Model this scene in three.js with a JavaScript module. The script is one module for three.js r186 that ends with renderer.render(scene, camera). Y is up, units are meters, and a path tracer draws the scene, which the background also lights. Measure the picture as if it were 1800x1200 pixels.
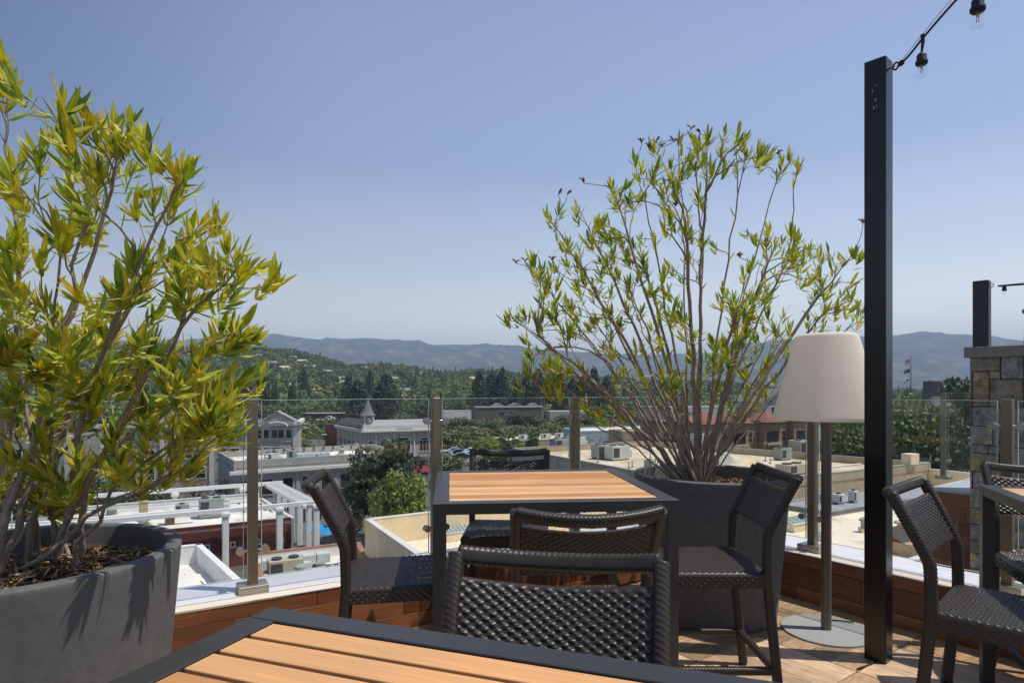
import * as THREE from 'three';
import { RoundedBoxGeometry } from 'three/addons/geometries/RoundedBoxGeometry.js';
import { mergeGeometries, mergeVertices } from 'three/addons/utils/BufferGeometryUtils.js';
import { createNoise2D, createNoise3D } from 'simplex-noise';

// ------------------------------------------------------------------ camera, sky, sun, exposure
const scene = new THREE.Scene();
const camera = new THREE.PerspectiveCamera(2 * Math.atan(600 / 1100) * 180 / Math.PI, 1.5, 0.05, 30000);
camera.position.set(0, 1.38, 0);
camera.lookAt(0, 1.38, -10);
camera.setViewOffset(1800, 1200, 0, -84, 1800, 1200);      // shift lens: level camera, horizon below the middle
camera.updateProjectionMatrix();

const renderer = new THREE.WebGLRenderer({ antialias: true });
renderer.toneMapping = THREE.LinearToneMapping;
renderer.toneMappingExposure = 1.0;
renderer.shadowMap.enabled = true;

const SUN = new THREE.Vector3(0.419, 0.866, -0.272).normalize();
const sun = new THREE.DirectionalLight(new THREE.Color().setRGB(1, 0.94, 0.85), 4.1);
sun.position.copy(SUN).multiplyScalar(120);
sun.target.position.set(0, 0, -40);
sun.castShadow = true;
sun.shadow.mapSize.set(4096, 4096);
Object.assign(sun.shadow.camera, { left: -120, right: 120, top: 120, bottom: -120, near: 1, far: 400 });
scene.add(sun, sun.target);

{
  const W = 512, H = 256, data = new Float32Array(W * H * 4);
  const stops = [[0, 1.45, 1.5, 1.46], [6, 1.2, 1.28, 1.32], [11, .70, .83, 1.03], [19, .345, .475, .765], [31, .25, .34, .60], [60, .15, .235, .47], [90, .13, .21, .43]];
  for (let j = 0; j < H; j++) for (let i = 0; i < W; i++) {
    const el = ((j + .5) / H - .5) * Math.PI, az = ((i + .5) / W - .5) * 2 * Math.PI;
    const d = new THREE.Vector3(Math.cos(el) * Math.cos(az), Math.sin(el), Math.cos(el) * Math.sin(az));
    const e = Math.max(0, el * 180 / Math.PI);
    let k = 0; while (k < stops.length - 2 && stops[k + 1][0] < e) k++;
    const t = Math.min(1, (e - stops[k][0]) / (stops[k + 1][0] - stops[k][0]));
    const c = d.dot(SUN), g = 0.5 + 0.5 * c;
    const ca = (d.x * SUN.x + d.z * SUN.z) / (Math.hypot(d.x, d.z) * Math.hypot(SUN.x, SUN.z) + 1e-6), ss = (a, b, x) => { const w = Math.max(0, Math.min(1, (x - a) / (b - a))); return w * w * (3 - 2 * w); };
    const glow = 0.36 + 0.93 * g * g + .34 * ss(.15, -.5, c) + 0.5 * Math.pow(Math.max(0, c), 24), deep = 1 - .44 * ss(.35, -.3, ca) * (1 - .8 * ss(-.3, -.8, ca)) * ss(5, 24, e);   // deepest blue about a right angle from the sun
    const o = (j * W + i) * 4;
    for (let q = 0; q < 3; q++) {
      let v = stops[k][1 + q] + (stops[k + 1][1 + q] - stops[k][1 + q]) * t;
      v = v * glow * Math.pow(deep, [1.45, 1.1, .7][q]) + (q === 0 ? .045 : q === 1 ? .04 : .02) * g * g;
      data[o + q] = el < 0 ? v * 0.8 : v;
    }
    data[o + 3] = 1;
  }
  const tex = new THREE.DataTexture(data, W, H, THREE.RGBAFormat, THREE.FloatType);
  tex.mapping = THREE.EquirectangularReflectionMapping;
  tex.magFilter = tex.minFilter = THREE.LinearFilter; tex.needsUpdate = true;
  scene.background = tex; scene.environment = tex;
}
scene.fog = new THREE.FogExp2(new THREE.Color().setRGB(.60, .76, 1.0), 1.55e-4);

// ------------------------------------------------------------------ helpers
function rng(seed) { let s = seed >>> 0; return () => { s = (s + 0x6D2B79F5) >>> 0; let t = s; t = Math.imul(t ^ (t >>> 15), t | 1); t ^= t + Math.imul(t ^ (t >>> 7), t | 61); return ((t ^ (t >>> 14)) >>> 0) / 4294967296; }; }
const n2 = createNoise2D(rng(11)), n3 = createNoise3D(rng(12));
const V = (x, y, z) => new THREE.Vector3(x, y, z);
const lin = (r, g, b) => new THREE.Color().setRGB(r, g, b);
const used = {};
function numbered(name) { const k = used[name] = (used[name] ?? -1) + 1; return k ? name + '_' + String(k).padStart(3, '0') : name; }
function finish(o) { o.traverse(m => { if (m.isMesh) { m.castShadow = true; m.receiveShadow = true; } }); return o; }
function tag(o, label, category, group) { o.userData.label = label; o.userData.category = category; if (group) o.userData.group = group; return o; }
function thing(name, label, category, pos = [0, 0, 0], turn = 0, group) {
  const o = new THREE.Group(); o.name = numbered(name); o.position.set(...pos); o.rotation.y = turn; scene.add(o);
  return tag(o, label, category, group);
}
function part(name, geo, mat, parent, pos, rot) {
  const g = Array.isArray(geo) ? mergeGeometries(geo.map(q => { const r = q.index ? q.toNonIndexed() : q; for (const a of Object.keys(r.attributes)) if (!['position', 'normal', 'uv'].includes(a)) r.deleteAttribute(a); return r; })) : geo;
  const m = new THREE.Mesh(g, mat); m.name = name; m.castShadow = m.receiveShadow = true;
  if (pos) m.position.set(...pos); if (rot) m.rotation.set(...rot);
  parent.add(m); return m;
}
function solo(name, geo, mat, label, category, group) { const m = part(numbered(name), geo, mat, scene); return tag(m, label, category, group); }
function struct(name, geo, mat) { const m = part(numbered(name), geo, mat, scene); m.userData.kind = 'structure'; return m; }
function box(w, h, d, x = 0, y = 0, z = 0, ry = 0) { const g = new THREE.BoxGeometry(w, h, d); if (ry) g.rotateY(ry); g.translate(x, y, z); return g; }
function rbox(w, h, d, r, x = 0, y = 0, z = 0, ry = 0) { const g = new RoundedBoxGeometry(w, h, d, 1, r); if (ry) g.rotateY(ry); g.translate(x, y, z); return g; }
function cyl(r0, r1, h, x = 0, y = 0, z = 0, n = 20) { const g = new THREE.CylinderGeometry(r0, r1, h, n); g.translate(x, y, z); return g; }
function uvScale(g, s) { const u = g.attributes.uv; for (let i = 0; i < u.count; i++) u.setXY(i, u.getX(i) * s, u.getY(i) * s); return g; }
// uv in metres from position (triplanar by dominant normal)
function metreUV(g, ox = 0, oy = 0) {
  const p = g.attributes.position, n = g.attributes.normal, u = new Float32Array(p.count * 2);
  for (let i = 0; i < p.count; i++) {
    const ax = Math.abs(n.getX(i)), ay = Math.abs(n.getY(i)), az = Math.abs(n.getZ(i));
    let a, b;
    if (ay > ax && ay > az) { a = p.getX(i); b = p.getZ(i); } else if (ax > az) { a = p.getZ(i); b = p.getY(i); } else { a = p.getX(i); b = p.getY(i); }
    u[2 * i] = a + ox; u[2 * i + 1] = b + oy;
  }
  g.setAttribute('uv', new THREE.BufferAttribute(u, 2)); return g;
}
// tapered tube along a polyline (points with radius)
function tube(pts, rad, n = 6, cap = true) {
  const pos = [], nor = [], uv = [], idx = []; let len = 0, X = null;
  for (let i = 0; i < pts.length; i++) {
    const t = (i < pts.length - 1 ? pts[i + 1] : pts[i]).clone().sub(i ? pts[i - 1] : pts[i]).normalize();
    if (!X) { X = Math.abs(t.y) < .9 ? V(0, 1, 0) : V(1, 0, 0); }
    X = X.clone().addScaledVector(t, -X.dot(t)).normalize(); const Y = t.clone().cross(X);
    if (i) len += pts[i].distanceTo(pts[i - 1]);
    for (let k = 0; k <= n; k++) {
      const a = k / n * Math.PI * 2, c = Math.cos(a), s = Math.sin(a), r = rad[i];
      nor.push(X.x * c + Y.x * s, X.y * c + Y.y * s, X.z * c + Y.z * s);
      pos.push(pts[i].x + (X.x * c + Y.x * s) * r, pts[i].y + (X.y * c + Y.y * s) * r, pts[i].z + (X.z * c + Y.z * s) * r);
      uv.push(k / n * Math.PI * 2 * rad[0], len);
    }
  }
  for (let i = 0; i < pts.length - 1; i++) for (let k = 0; k < n; k++) { const a = i * (n + 1) + k, b = a + n + 1; idx.push(a, a + 1, b, b, a + 1, b + 1); }
  if (cap) for (const e of [0, pts.length - 1]) for (let k = 1; k < n - 1; k++) { const a = e * (n + 1); e ? idx.push(a, a + k, a + k + 1) : idx.push(a, a + k + 1, a + k); }
  const g = new THREE.BufferGeometry();
  g.setAttribute('position', new THREE.Float32BufferAttribute(pos, 3)); g.setAttribute('normal', new THREE.Float32BufferAttribute(nor, 3)); g.setAttribute('uv', new THREE.Float32BufferAttribute(uv, 2));
  g.setIndex(idx); return g;
}
function curvePts(ctrl, n) { return new THREE.CatmullRomCurve3(ctrl).getPoints(n); }
// procedural textures: f(u, v) -> [r, g, b] in sRGB 0..255 or a grey value
function tex(W, H, f, srgb = true, rx = 1, ry = 1) {
  const a = new Uint8Array(W * H * 4);
  for (let j = 0; j < H; j++) for (let i = 0; i < W; i++) {
    const c = f(i / W, j / H, i, j), o = (j * W + i) * 4;
    if (Array.isArray(c)) { a[o] = c[0]; a[o + 1] = c[1]; a[o + 2] = c[2]; } else a[o] = a[o + 1] = a[o + 2] = c;
    a[o + 3] = 255;
  }
  const t = new THREE.DataTexture(a, W, H); t.wrapS = t.wrapT = THREE.RepeatWrapping; t.magFilter = THREE.LinearFilter; t.minFilter = THREE.LinearMipmapLinearFilter; t.generateMipmaps = true;
  if (srgb) t.colorSpace = THREE.SRGBColorSpace; t.repeat.set(rx, ry); t.needsUpdate = true; return t;
}
// noise that tiles over the unit square
function tn(u, v, f, seed = 0) { const a = u * Math.PI * 2, b = v * Math.PI * 2, r = f / (Math.PI * 2); return 0.5 * (n3(Math.cos(a) * r + seed, Math.sin(a) * r, Math.cos(b) * r) + n3(Math.sin(b) * r + seed * 2, Math.cos(a) * r + 7, Math.sin(a) * r + Math.cos(b) * r * .5)); }
function fbm(u, v, f, seed = 0) { return tn(u, v, f, seed) * .55 + tn(u, v, f * 2.3, seed + 3) * .3 + tn(u, v, f * 5.1, seed + 5) * .15; }
const cl = v => Math.max(0, Math.min(255, v));
function std(r, g, b, rough = .8, extra = {}) { return new THREE.MeshStandardMaterial({ color: lin(r, g, b), roughness: rough, ...extra }); }
const ORD = ['first', 'second', 'third', 'fourth', 'fifth', 'sixth', 'seventh', 'eighth', 'ninth', 'tenth', 'eleventh', 'twelfth', 'thirteenth', 'fourteenth', 'fifteenth', 'sixteenth', 'seventeenth', 'eighteenth', 'nineteenth', 'twentieth', 'twenty-first', 'twenty-second', 'twenty-third', 'twenty-fourth', 'twenty-fifth'];
const lerpTab = (tab, x) => { if (x <= tab[0][0]) return tab[0][1]; for (let i = 1; i < tab.length; i++) if (x <= tab[i][0]) { const t = (x - tab[i - 1][0]) / (tab[i][0] - tab[i - 1][0]), s = t * t * (3 - 2 * t); return tab[i - 1][1] + (tab[i][1] - tab[i - 1][1]) * s; } return tab[tab.length - 1][1]; };

// ------------------------------------------------------------------ materials of the terrace
const grit = tex(256, 256, (u, v, i, j) => cl(128 + 70 * tn(u, v, 60, 1) + 50 * tn(u, v, 120, 4)), false, 2, 2);
const blot = (r, g, b, amp, f = 5, seed = 0, rx = .6) => tex(256, 256, (u, v) => { const n = fbm(u, v, f, seed) * amp + tn(u, v, 70, seed + 9) * amp * .35; return [cl(r * (1 + n)), cl(g * (1 + n)), cl(b * (1 + n))]; }, true, rx, rx);
function woodTex(base, amp, seed, W = 256, H = 256, rx = 1, ry = 1) {   // grain runs along u
  return tex(W, H, (u, v) => {
    const w = tn(u, v, 2, seed) * .25;
    const g = tn(u * 1, (v + w * .1) % 1, 3, seed + 1) * .3 + tn(u, (v * 7 + w) % 1, 4, seed + 2) * .4 + tn(u, (v * 23 + w) % 1, 6, seed + 4) * .3;
    const k = 1 + g * amp; return [cl(base[0] * k), cl(base[1] * k * (1 - .05 * g)), cl(base[2] * k * (1 - .1 * g))];
  }, true, rx, ry);
}
const mFrame = new THREE.MeshPhysicalMaterial({ color: lin(.036, .034, .034), roughness: .4, metalness: 0, bumpMap: grit, bumpScale: .0002 });
const mSlat = [[214, 160, 106], [190, 134, 82], [224, 176, 126]].map((c, i) => new THREE.MeshStandardMaterial({ map: woodTex(c, .16, 20 + i * 7, 256, 128), roughness: .62 }));
const mSteel = new THREE.MeshStandardMaterial({ color: lin(.27, .225, .165), metalness: .85, roughness: .4 });
const mSteelPolish = new THREE.MeshStandardMaterial({ color: lin(.62, .60, .57), metalness: 1, roughness: .16 });
const mGlass = new THREE.MeshPhysicalMaterial({ color: lin(.97, .99, .98), roughness: .01, transmission: 1, thickness: 0, ior: 1.5 });
const mGlassEdge = new THREE.MeshPhysicalMaterial({ color: lin(.62, .74, .69), roughness: .25, transmission: .35, thickness: 0 });
const mBlackPole = new THREE.MeshPhysicalMaterial({ color: lin(.006, .006, .008), roughness: .26 });
const mRubber = std(.012, .012, .013, .6);
const mWicker = new THREE.MeshPhysicalMaterial({ color: lin(.034, .0255, .0195), roughness: .42 });
const mPot = new THREE.MeshStandardMaterial({ map: blot(98, 97, 96, .12, 6, 3, 3), roughness: .85, bumpMap: grit, bumpScale: .0018 });
mPot.bumpMap = grit.clone(); mPot.bumpMap.repeat.set(11, 11); mPot.bumpMap.needsUpdate = true;
// ------------------------------------------------------------------ the terrace: deck, parapet, pavers
// plan axes of the building: A runs away to the right, B along the right-hand parapet towards the viewer (x, depth)
const A = [.804, .595], B = [.595, -.804];
const pl = (x, d, y = 0) => V(x, y, -d);
{
  const s = new THREE.Shape(); // deck outline in x, depth
  [[-6.2, .2], [-1.66, 2.97], [1.395, 4.76], [4.9, .05], [4.9, -5], [-6.2, -5]].forEach((p, i) => i ? s.lineTo(p[0], p[1]) : s.moveTo(p[0], p[1]));
  const g = new THREE.ExtrudeGeometry(s, { depth: .25, bevelEnabled: false }); g.rotateX(-Math.PI / 2); g.translate(0, -.285, 0);
  struct('deck_slab', g, std(.05, .045, .04, .9));
}
const paverMats = [];
for (let k = 0; k < 6; k++) {
  const base = [[200, 168, 134], [182, 150, 118], [208, 178, 146], [172, 144, 114], [192, 156, 118], [204, 172, 136]][k], r = rng(50 + k);
  const tone = Array.from({ length: 4 }, () => .86 + r() * .24);
  paverMats.push(new THREE.MeshStandardMaterial({
    map: tex(256, 256, (u, v) => {
      const q = Math.min(3, Math.floor(v * 4)), w = tn(u, v, 2, k) * .2;
      const gr = tn((u + q * .31) % 1, (v * 5 + w) % 1, 4, k + 20) * .12 + tn((u + q * .31) % 1, (v * 17 + w) % 1, 5, k + 30) * .13 + tn(u, v, 70, k) * .04;
      const t = tone[q] * (1 + gr); return [cl(base[0] * t), cl(base[1] * t * .99), cl(base[2] * t * .97)];
    }), roughness: .55
  }));
}
{
  const floor = new THREE.Group(); floor.name = 'paved_floor'; floor.userData.kind = 'structure'; scene.add(floor);
  const S = .537, g = new RoundedBoxGeometry(S - .006, .03, S - .006, 1, .0025), r = rng(77), ang = Math.atan2(A[1], A[0]);
  for (let i = -14; i <= 0; i++) for (let j = -6; j <= 7; j++) {
    const a = 3.717 - S * .5 + i * S + S, b = -1.455 + S * .5 + j * S, x = A[0] * a + B[0] * b, d = A[1] * a + B[1] * b;
    if (d < 1.2 || x < -2.2 || x > 4.2) continue;
    if (.51 * (x + .958) - .86 * (d - 3.403) < -.2) continue;
    const m = part('paver', g, paverMats[Math.floor(r() * 6)], floor, [x, -.015, -d]);
    m.rotation.y = ang + (((i + j) & 1) ? Math.PI / 2 : 0) + (r() < .5 ? Math.PI : 0);
  }
}
// parapet walls: tiles on a core, cream strip, joint, metal coping
const mTile = [[134, 84, 52], [122, 74, 46], [142, 92, 58], [112, 68, 43]].map((c, i) => new THREE.MeshStandardMaterial({ map: woodTex(c, .38, 60 + i * 9, 512, 128, 1, 1), roughness: .42 }));
const mGrout = std(.5, .45, .4, .9), mCream = new THREE.MeshStandardMaterial({ map: blot(226, 214, 194, .07, 6, 5, 2), roughness: .75 }), mCoping = new THREE.MeshStandardMaterial({ map: blot(212, 211, 214, .05, 4, 8, 1), roughness: .45 });
function parapet(name, label, p0, p1, nrm, seed, joints) {           // p0 -> p1 inner top edge, nrm outward
  const L = Math.hypot(p1[0] - p0[0], p1[1] - p0[1]), u = [(p1[0] - p0[0]) / L, (p1[1] - p0[1]) / L];
  const t = thing(name, label, 'parapet', [p0[0], 0, -p0[1]], Math.atan2(u[1], u[0]));   // local x along wall, -z outward
  part('core', box(L, 1.9, .36, L / 2, -.668, -.19), mGrout, t);
  part('trim', box(L, .006, .012, L / 2, .3, -.002), mSteelPolish, t);
  part('cream_strip', rbox(L, .02, .085, .003, L / 2, .293, -.052), mCream, t);
  const r = rng(seed);
  let x = 0, k = 0; while (x < L) { const w = Math.min(2.4, L - x); part('coping', rbox(w - .004, .022, .3, .004, x + w / 2, .294, -.256), mCoping, t); x += 2.4; }
  const rows = [[.2265, .296], [.0835, .2235], [0, .0805]];
  rows.forEach(([y0, y1], i) => {
    let x = -((i * .41 + joints) % .9);
    while (x < L) {
      const a = Math.max(0, x), b = Math.min(L, x + .897); x += .9;
      if (b - a < .02) continue;
      const g = rbox(b - a, y1 - y0, .012, .0015, 0, 0, 0); metreUV(g, r() * 5, r() * 5); const uv = g.attributes.uv; for (let q = 0; q < uv.count; q++) uv.setXY(q, uv.getX(q) * .8, uv.getY(q) * 2.2);
      part('tile', g, mTile[Math.floor(r() * 4)], t, [(a + b) / 2, (y0 + y1) / 2, -.004]);
    }
  });
  return t;
}
const LW = { p: [-.958, 3.403], u: [.86, .51], n: [-.51, .86] };
const lw = t => [LW.p[0] + LW.u[0] * t, LW.p[1] + LW.u[1] * t];
parapet('parapet', 'low brown tiled parapet with white coping behind the left pot and the middle table', lw(-4.2), lw(2.73), LW.n, 5, .40);
parapet('parapet', 'low brown tiled parapet with white coping behind the white lamp and black pole', [1.39, 4.77], [3.85, 1.45], A, 6, .17);

// glass balustrade: posts with base plates and clamps; panes between them
const postProto = thing('balustrade_post', '', 'post');
{
  part('post_shaft', rbox(.05, .995, .05, .003, 0, .525, 0), mSteel, postProto);
  part('base_plate', rbox(.15, .04, .125, .004, 0, .02, 0), new THREE.MeshStandardMaterial({ color: lin(.45, .41, .35), metalness: .8, roughness: .38 }), postProto);
  for (const y of [.22, .88]) for (const s of [-1, 1]) {
    const rod = new THREE.CylinderGeometry(.006, .006, .05, 10); rod.rotateZ(Math.PI / 2); rod.translate(s * .048, y, .012);
    const disc = new THREE.CylinderGeometry(.021, .021, .012, 20); disc.rotateX(Math.PI / 2); disc.translate(s * .062, y, .026);
    const back = new THREE.CylinderGeometry(.021, .021, .01, 20); back.rotateX(Math.PI / 2); back.translate(s * .062, y, .0);
    const barrel = new THREE.CylinderGeometry(.012, .012, .03, 12); barrel.rotateX(Math.PI / 2); barrel.translate(s * .062, y, .012);
    part('glass_clamp', [rod, disc, back, barrel], mSteelPolish, postProto);
  }
}
let firstPost = true;
function putPost(x, d, turn, label, y = .305, h = 1) {
  const o = firstPost ? postProto : postProto.clone(); if (!firstPost) { o.name = numbered('balustrade_post'); scene.add(o); } firstPost = false;
  o.position.set(x, y, -d); o.rotation.set(0, turn, 0); o.scale.y = h; tag(o, label, 'post', 'steel balustrade posts'); return o;
}
function pane(p, q, y0, y1, label) {
  const L = Math.hypot(q[0] - p[0], q[1] - p[1]), t = thing('glass_pane', label, 'glass pane', [p[0], 0, -p[1]], Math.atan2(q[1] - p[1], q[0] - p[0]), 'glass balustrade panes');
  part('glass', new THREE.PlaneGeometry(L - .006, y1 - y0 - .003).translate(L / 2, (y0 + y1) / 2, 0), mGlass, t);
  part('top_edge', box(L, .003, .011, L / 2, y1, 0), mGlassEdge, t);
  part('bottom_edge', box(L, .003, .011, L / 2, y0, 0), mGlassEdge, t);
  for (const x of [0, L]) part('side_edge', box(.003, y1 - y0, .011, x, (y0 + y1) / 2, 0), mGlassEdge, t);
}
const lp = t => [LW.p[0] + LW.n[0] * .168 + LW.u[0] * t, LW.p[1] + LW.n[1] * .168 + LW.u[1] * t];
const tl = Math.atan2(LW.u[1], LW.u[0]), tr = Math.atan2(B[1], B[0]);
const leftT = [-2.52, -1.46, -.4, .66, 1.73, 2.79];
const leftLabels = ['steel post left of the big left plant', 'steel post behind the left plant at the picture edge', 'steel balustrade post standing just right of the left planter', 'steel balustrade post behind the left end of the middle table', 'steel balustrade post behind the far woven stool', 'steel balustrade post at the corner behind the right plant'];
leftT.forEach((t, i) => putPost(...lp(t), tl, leftLabels[i]));
const paneL = ['glass pane left of the left plant', 'glass pane behind the left plant', 'glass pane behind the left woven stool', 'glass pane behind the middle table', 'glass pane behind the right plant'];
for (let i = 0; i < 5; i++) pane(lp(leftT[i] + .045), lp(leftT[i + 1] - .045), .375, 1.322, paneL[i]);
const rp = t => [2.012 + B[0] * t, 4.186 + B[1] * t];
const rightT = [0, 1.06, 2.12];
['steel balustrade post right behind the white lamp pole', 'steel balustrade post in front of the stone pillar', 'steel balustrade post beyond the right picture edge'].forEach((l, i) => putPost(...rp(rightT[i]), tr, l));
pane(lp(2.79).map((v, i) => v + B[i] * .05), rp(-.045), .375, 1.318, 'glass pane behind the right planter and the lamp');
pane(rp(.045), rp(1.06 - .045), .375, 1.318, 'glass pane behind the black pole and the right stool');
pane(rp(1.06 + .045), rp(2.12 - .045), .375, 1.318, 'glass pane at the right picture edge');

// far part of the terrace: tile-clad block with its own balustrade
{
  const t = thing('far_parapet', 'brown tiled parapet block with grey top left of the stone pillar', 'parapet', [4.498, 0, -6.74], tr);   // local x towards the viewer, -z away
  part('core', box(1.1, 3.3, 1.5, .55, -1.35, -.77), mGrout, t);
  part('coping', rbox(1.14, .03, 1.56, .004, .55, .304, -.77), new THREE.MeshStandardMaterial({ map: blot(176, 178, 180, .06, 5, 2, 1), roughness: .6 }), t);
  const r = rng(9);
  for (let i = 0; i < 9; i++) { let x = -((i * .37) % .7); while (x < 1.1) { const a = Math.max(0, x), b = Math.min(1.1, x + .697); x += .7; if (b - a < .03) continue; const g = rbox(b - a, .137, .012, .0015); metreUV(g, r() * 4, r() * 4); const uv = g.attributes.uv; for (let q = 0; q < uv.count; q++) uv.setXY(q, uv.getX(q) * .8, uv.getY(q) * 2.2); part('tile', g, mTile[Math.floor(r() * 4)], t, [(a + b) / 2, .215 - i * .14, -.012]); } }
  putPost(5.12, 7.42, tr, 'steel balustrade post on the far parapet left of the stone pillar', .32);
  const q = [5.12, 7.42];
  pane([q[0] + .035, q[1] - .03], [6.1, 7.2], .385, 1.34, 'glass pane on the far parapet beside the stone pillar');
}
// ------------------------------------------------------------------ stone pillar and the steel column on it
{
  const D = 6.2, k = D / 1100, kx = .0045, t = thing('stone_pillar', 'square pillar of rough grey-brown stones with a flat cap', 'pillar', [4.545, 0, -D], tr);
  const mort = std(.34, .33, .31, .95), PW = .69;
  part('mortar_core', box(PW - .02, 3.3, .8, PW / 2, .05, -.42), mort, t);
  part('cap', rbox(PW + .09, .105, .9, .006, PW / 2 + .005, 1.742, -.4), new THREE.MeshStandardMaterial({ map: blot(140, 132, 118, .12, 8, 6, 1.5), roughness: .9, bumpMap: grit, bumpScale: .003 }), t);
  const mats = [[150, 143, 130], [152, 132, 102], [134, 130, 124], [158, 150, 136], [144, 133, 116], [128, 119, 106]].map((c, i) => new THREE.MeshStandardMaterial({
    map: tex(128, 128, (u, v) => { const n = fbm(u, v, 3, i * 5) * .42 + tn(u, v, 30, i) * .3, w = Math.max(0, tn(u, v, 1.6, i + 40)); return [cl(c[0] * (1 + n + w * .18)), cl(c[1] * (1 + n + w * .04)), cl(c[2] * (1 + n - w * .2))]; }), roughness: .9,
    bumpMap: tex(128, 128, (u, v) => cl(128 + 110 * fbm(u, v, 6, i + 9)), false), bumpScale: .02
  }));
  const rects = [[0, 55, 628, 653], [55, 95, 628, 667], [95, 153, 628, 690], [0, 5, 653, 714], [5, 36, 653, 714], [36, 55, 653, 667], [36, 95, 667, 714], [95, 153, 690, 714],
    [0, 4, 714, 748], [4, 55, 714, 748], [55, 74, 714, 732], [55, 74, 732, 782], [74, 153, 714, 752], [0, 42, 748, 780], [42, 55, 748, 782], [74, 120, 752, 782], [120, 153, 752, 782], [0, 34, 780, 795], [34, 55, 782, 795], [0, 53, 795, 827], [53, 74, 782, 822], [74, 153, 782, 815], [5, 38, 827, 857], [0, 5, 827, 857], [38, 74, 822, 857], [74, 110, 815, 857], [110, 153, 815, 857]];
  const r = rng(31); let y = 857;
  while (y < 1085) { const h = 22 + r() * 18; let x = 0; while (x < 150) { const w = Math.min(153 - x, 26 + r() * 34); if (153 - x - w < 12) { rects.push([x, 153, y, y + h]); break; } rects.push([x, x + w, y, y + h]); x += w; } y += h; }
  for (const [x0, x1, y0, y1] of rects) {
    const w = (x1 - x0) * kx - .007, h = (y1 - y0) * k - .007, dz = r() * .012;
    const g = rbox(w, h, .05, Math.min(.006, w / 3)); metreUV(g, r() * 3, r() * 3); uvScale(g, 3);
    part('stone', g, mats[Math.floor(r() * 6)], t, [(x0 + x1) / 2 * kx, 1.38 - ((y0 + y1) / 2 - 684) * k, -.012 + dz]);
  }
  // left flank of the pillar
  let yy = 1.69; while (yy > -1.5) { const h = .15 + r() * .13; let z = 0; while (z < .8) { const w = Math.min(.8 - z, .2 + r() * .25); const g = rbox(.04, h - .007, w - .007, .006); metreUV(g, r() * 3, r() * 3); uvScale(g, 3); part('stone', g, mats[Math.floor(r() * 6)], t, [.005, yy - h / 2, -.035 - z - w / 2]); z += w; } yy -= h; }
  const c = thing('steel_column', 'short dark square steel column standing on the stone pillar', 'column', [4.66, 1.7955, -D - .0], tr + .12);
  part('shaft', rbox(.13, .655, .13, .006, 0, .3275, 0), std(.03, .03, .034, .45), c);
  const e = new THREE.TorusGeometry(.018, .004, 8, 16); e.translate(.084, .6, .05); part('eye_bolt', e, mSteel, c);
  const s = thing('string_light', 'black string light wires running right from the short column', 'string light', [4.728, 2.39, -D + .09], 0, 'string lights');
  part('cable', tube([V(.02, 0, 0), V(.6, .015, .4), V(1.6, .05, 1)], [.006, .006, .006], 6), mRubber, s); part('cable', tube([V(.02, -.006, 0), V(.6, -.012, .4), V(1.6, -.02, 1)], [.005, .005, .005], 6), mRubber, s);
  part('socket', [cyl(.016, .02, .05, .06, -.03, .03, 12)], mRubber, s); part('bulb', new THREE.SphereGeometry(.02, 12, 10).scale(1, 1.3, 1).translate(.06, -.072, .03), mGlass, s);
  const f = thing('flue_pipe', 'slim rusty pipe with a grey knob at the right end of the pillar cap', 'pipe', [4.885, 1.7955, -5.93]);
  part('pipe', tube([V(0, 0, 0), V(0, .1, 0), V(0, .3, 0)], [.026, .022, .018], 12), std(.14, .09, .03, .6), f);
  part('knob', new THREE.SphereGeometry(.04, 14, 10).scale(1, .8, 1).translate(0, .325, 0), std(.25, .26, .26, .5), f);
}
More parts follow.
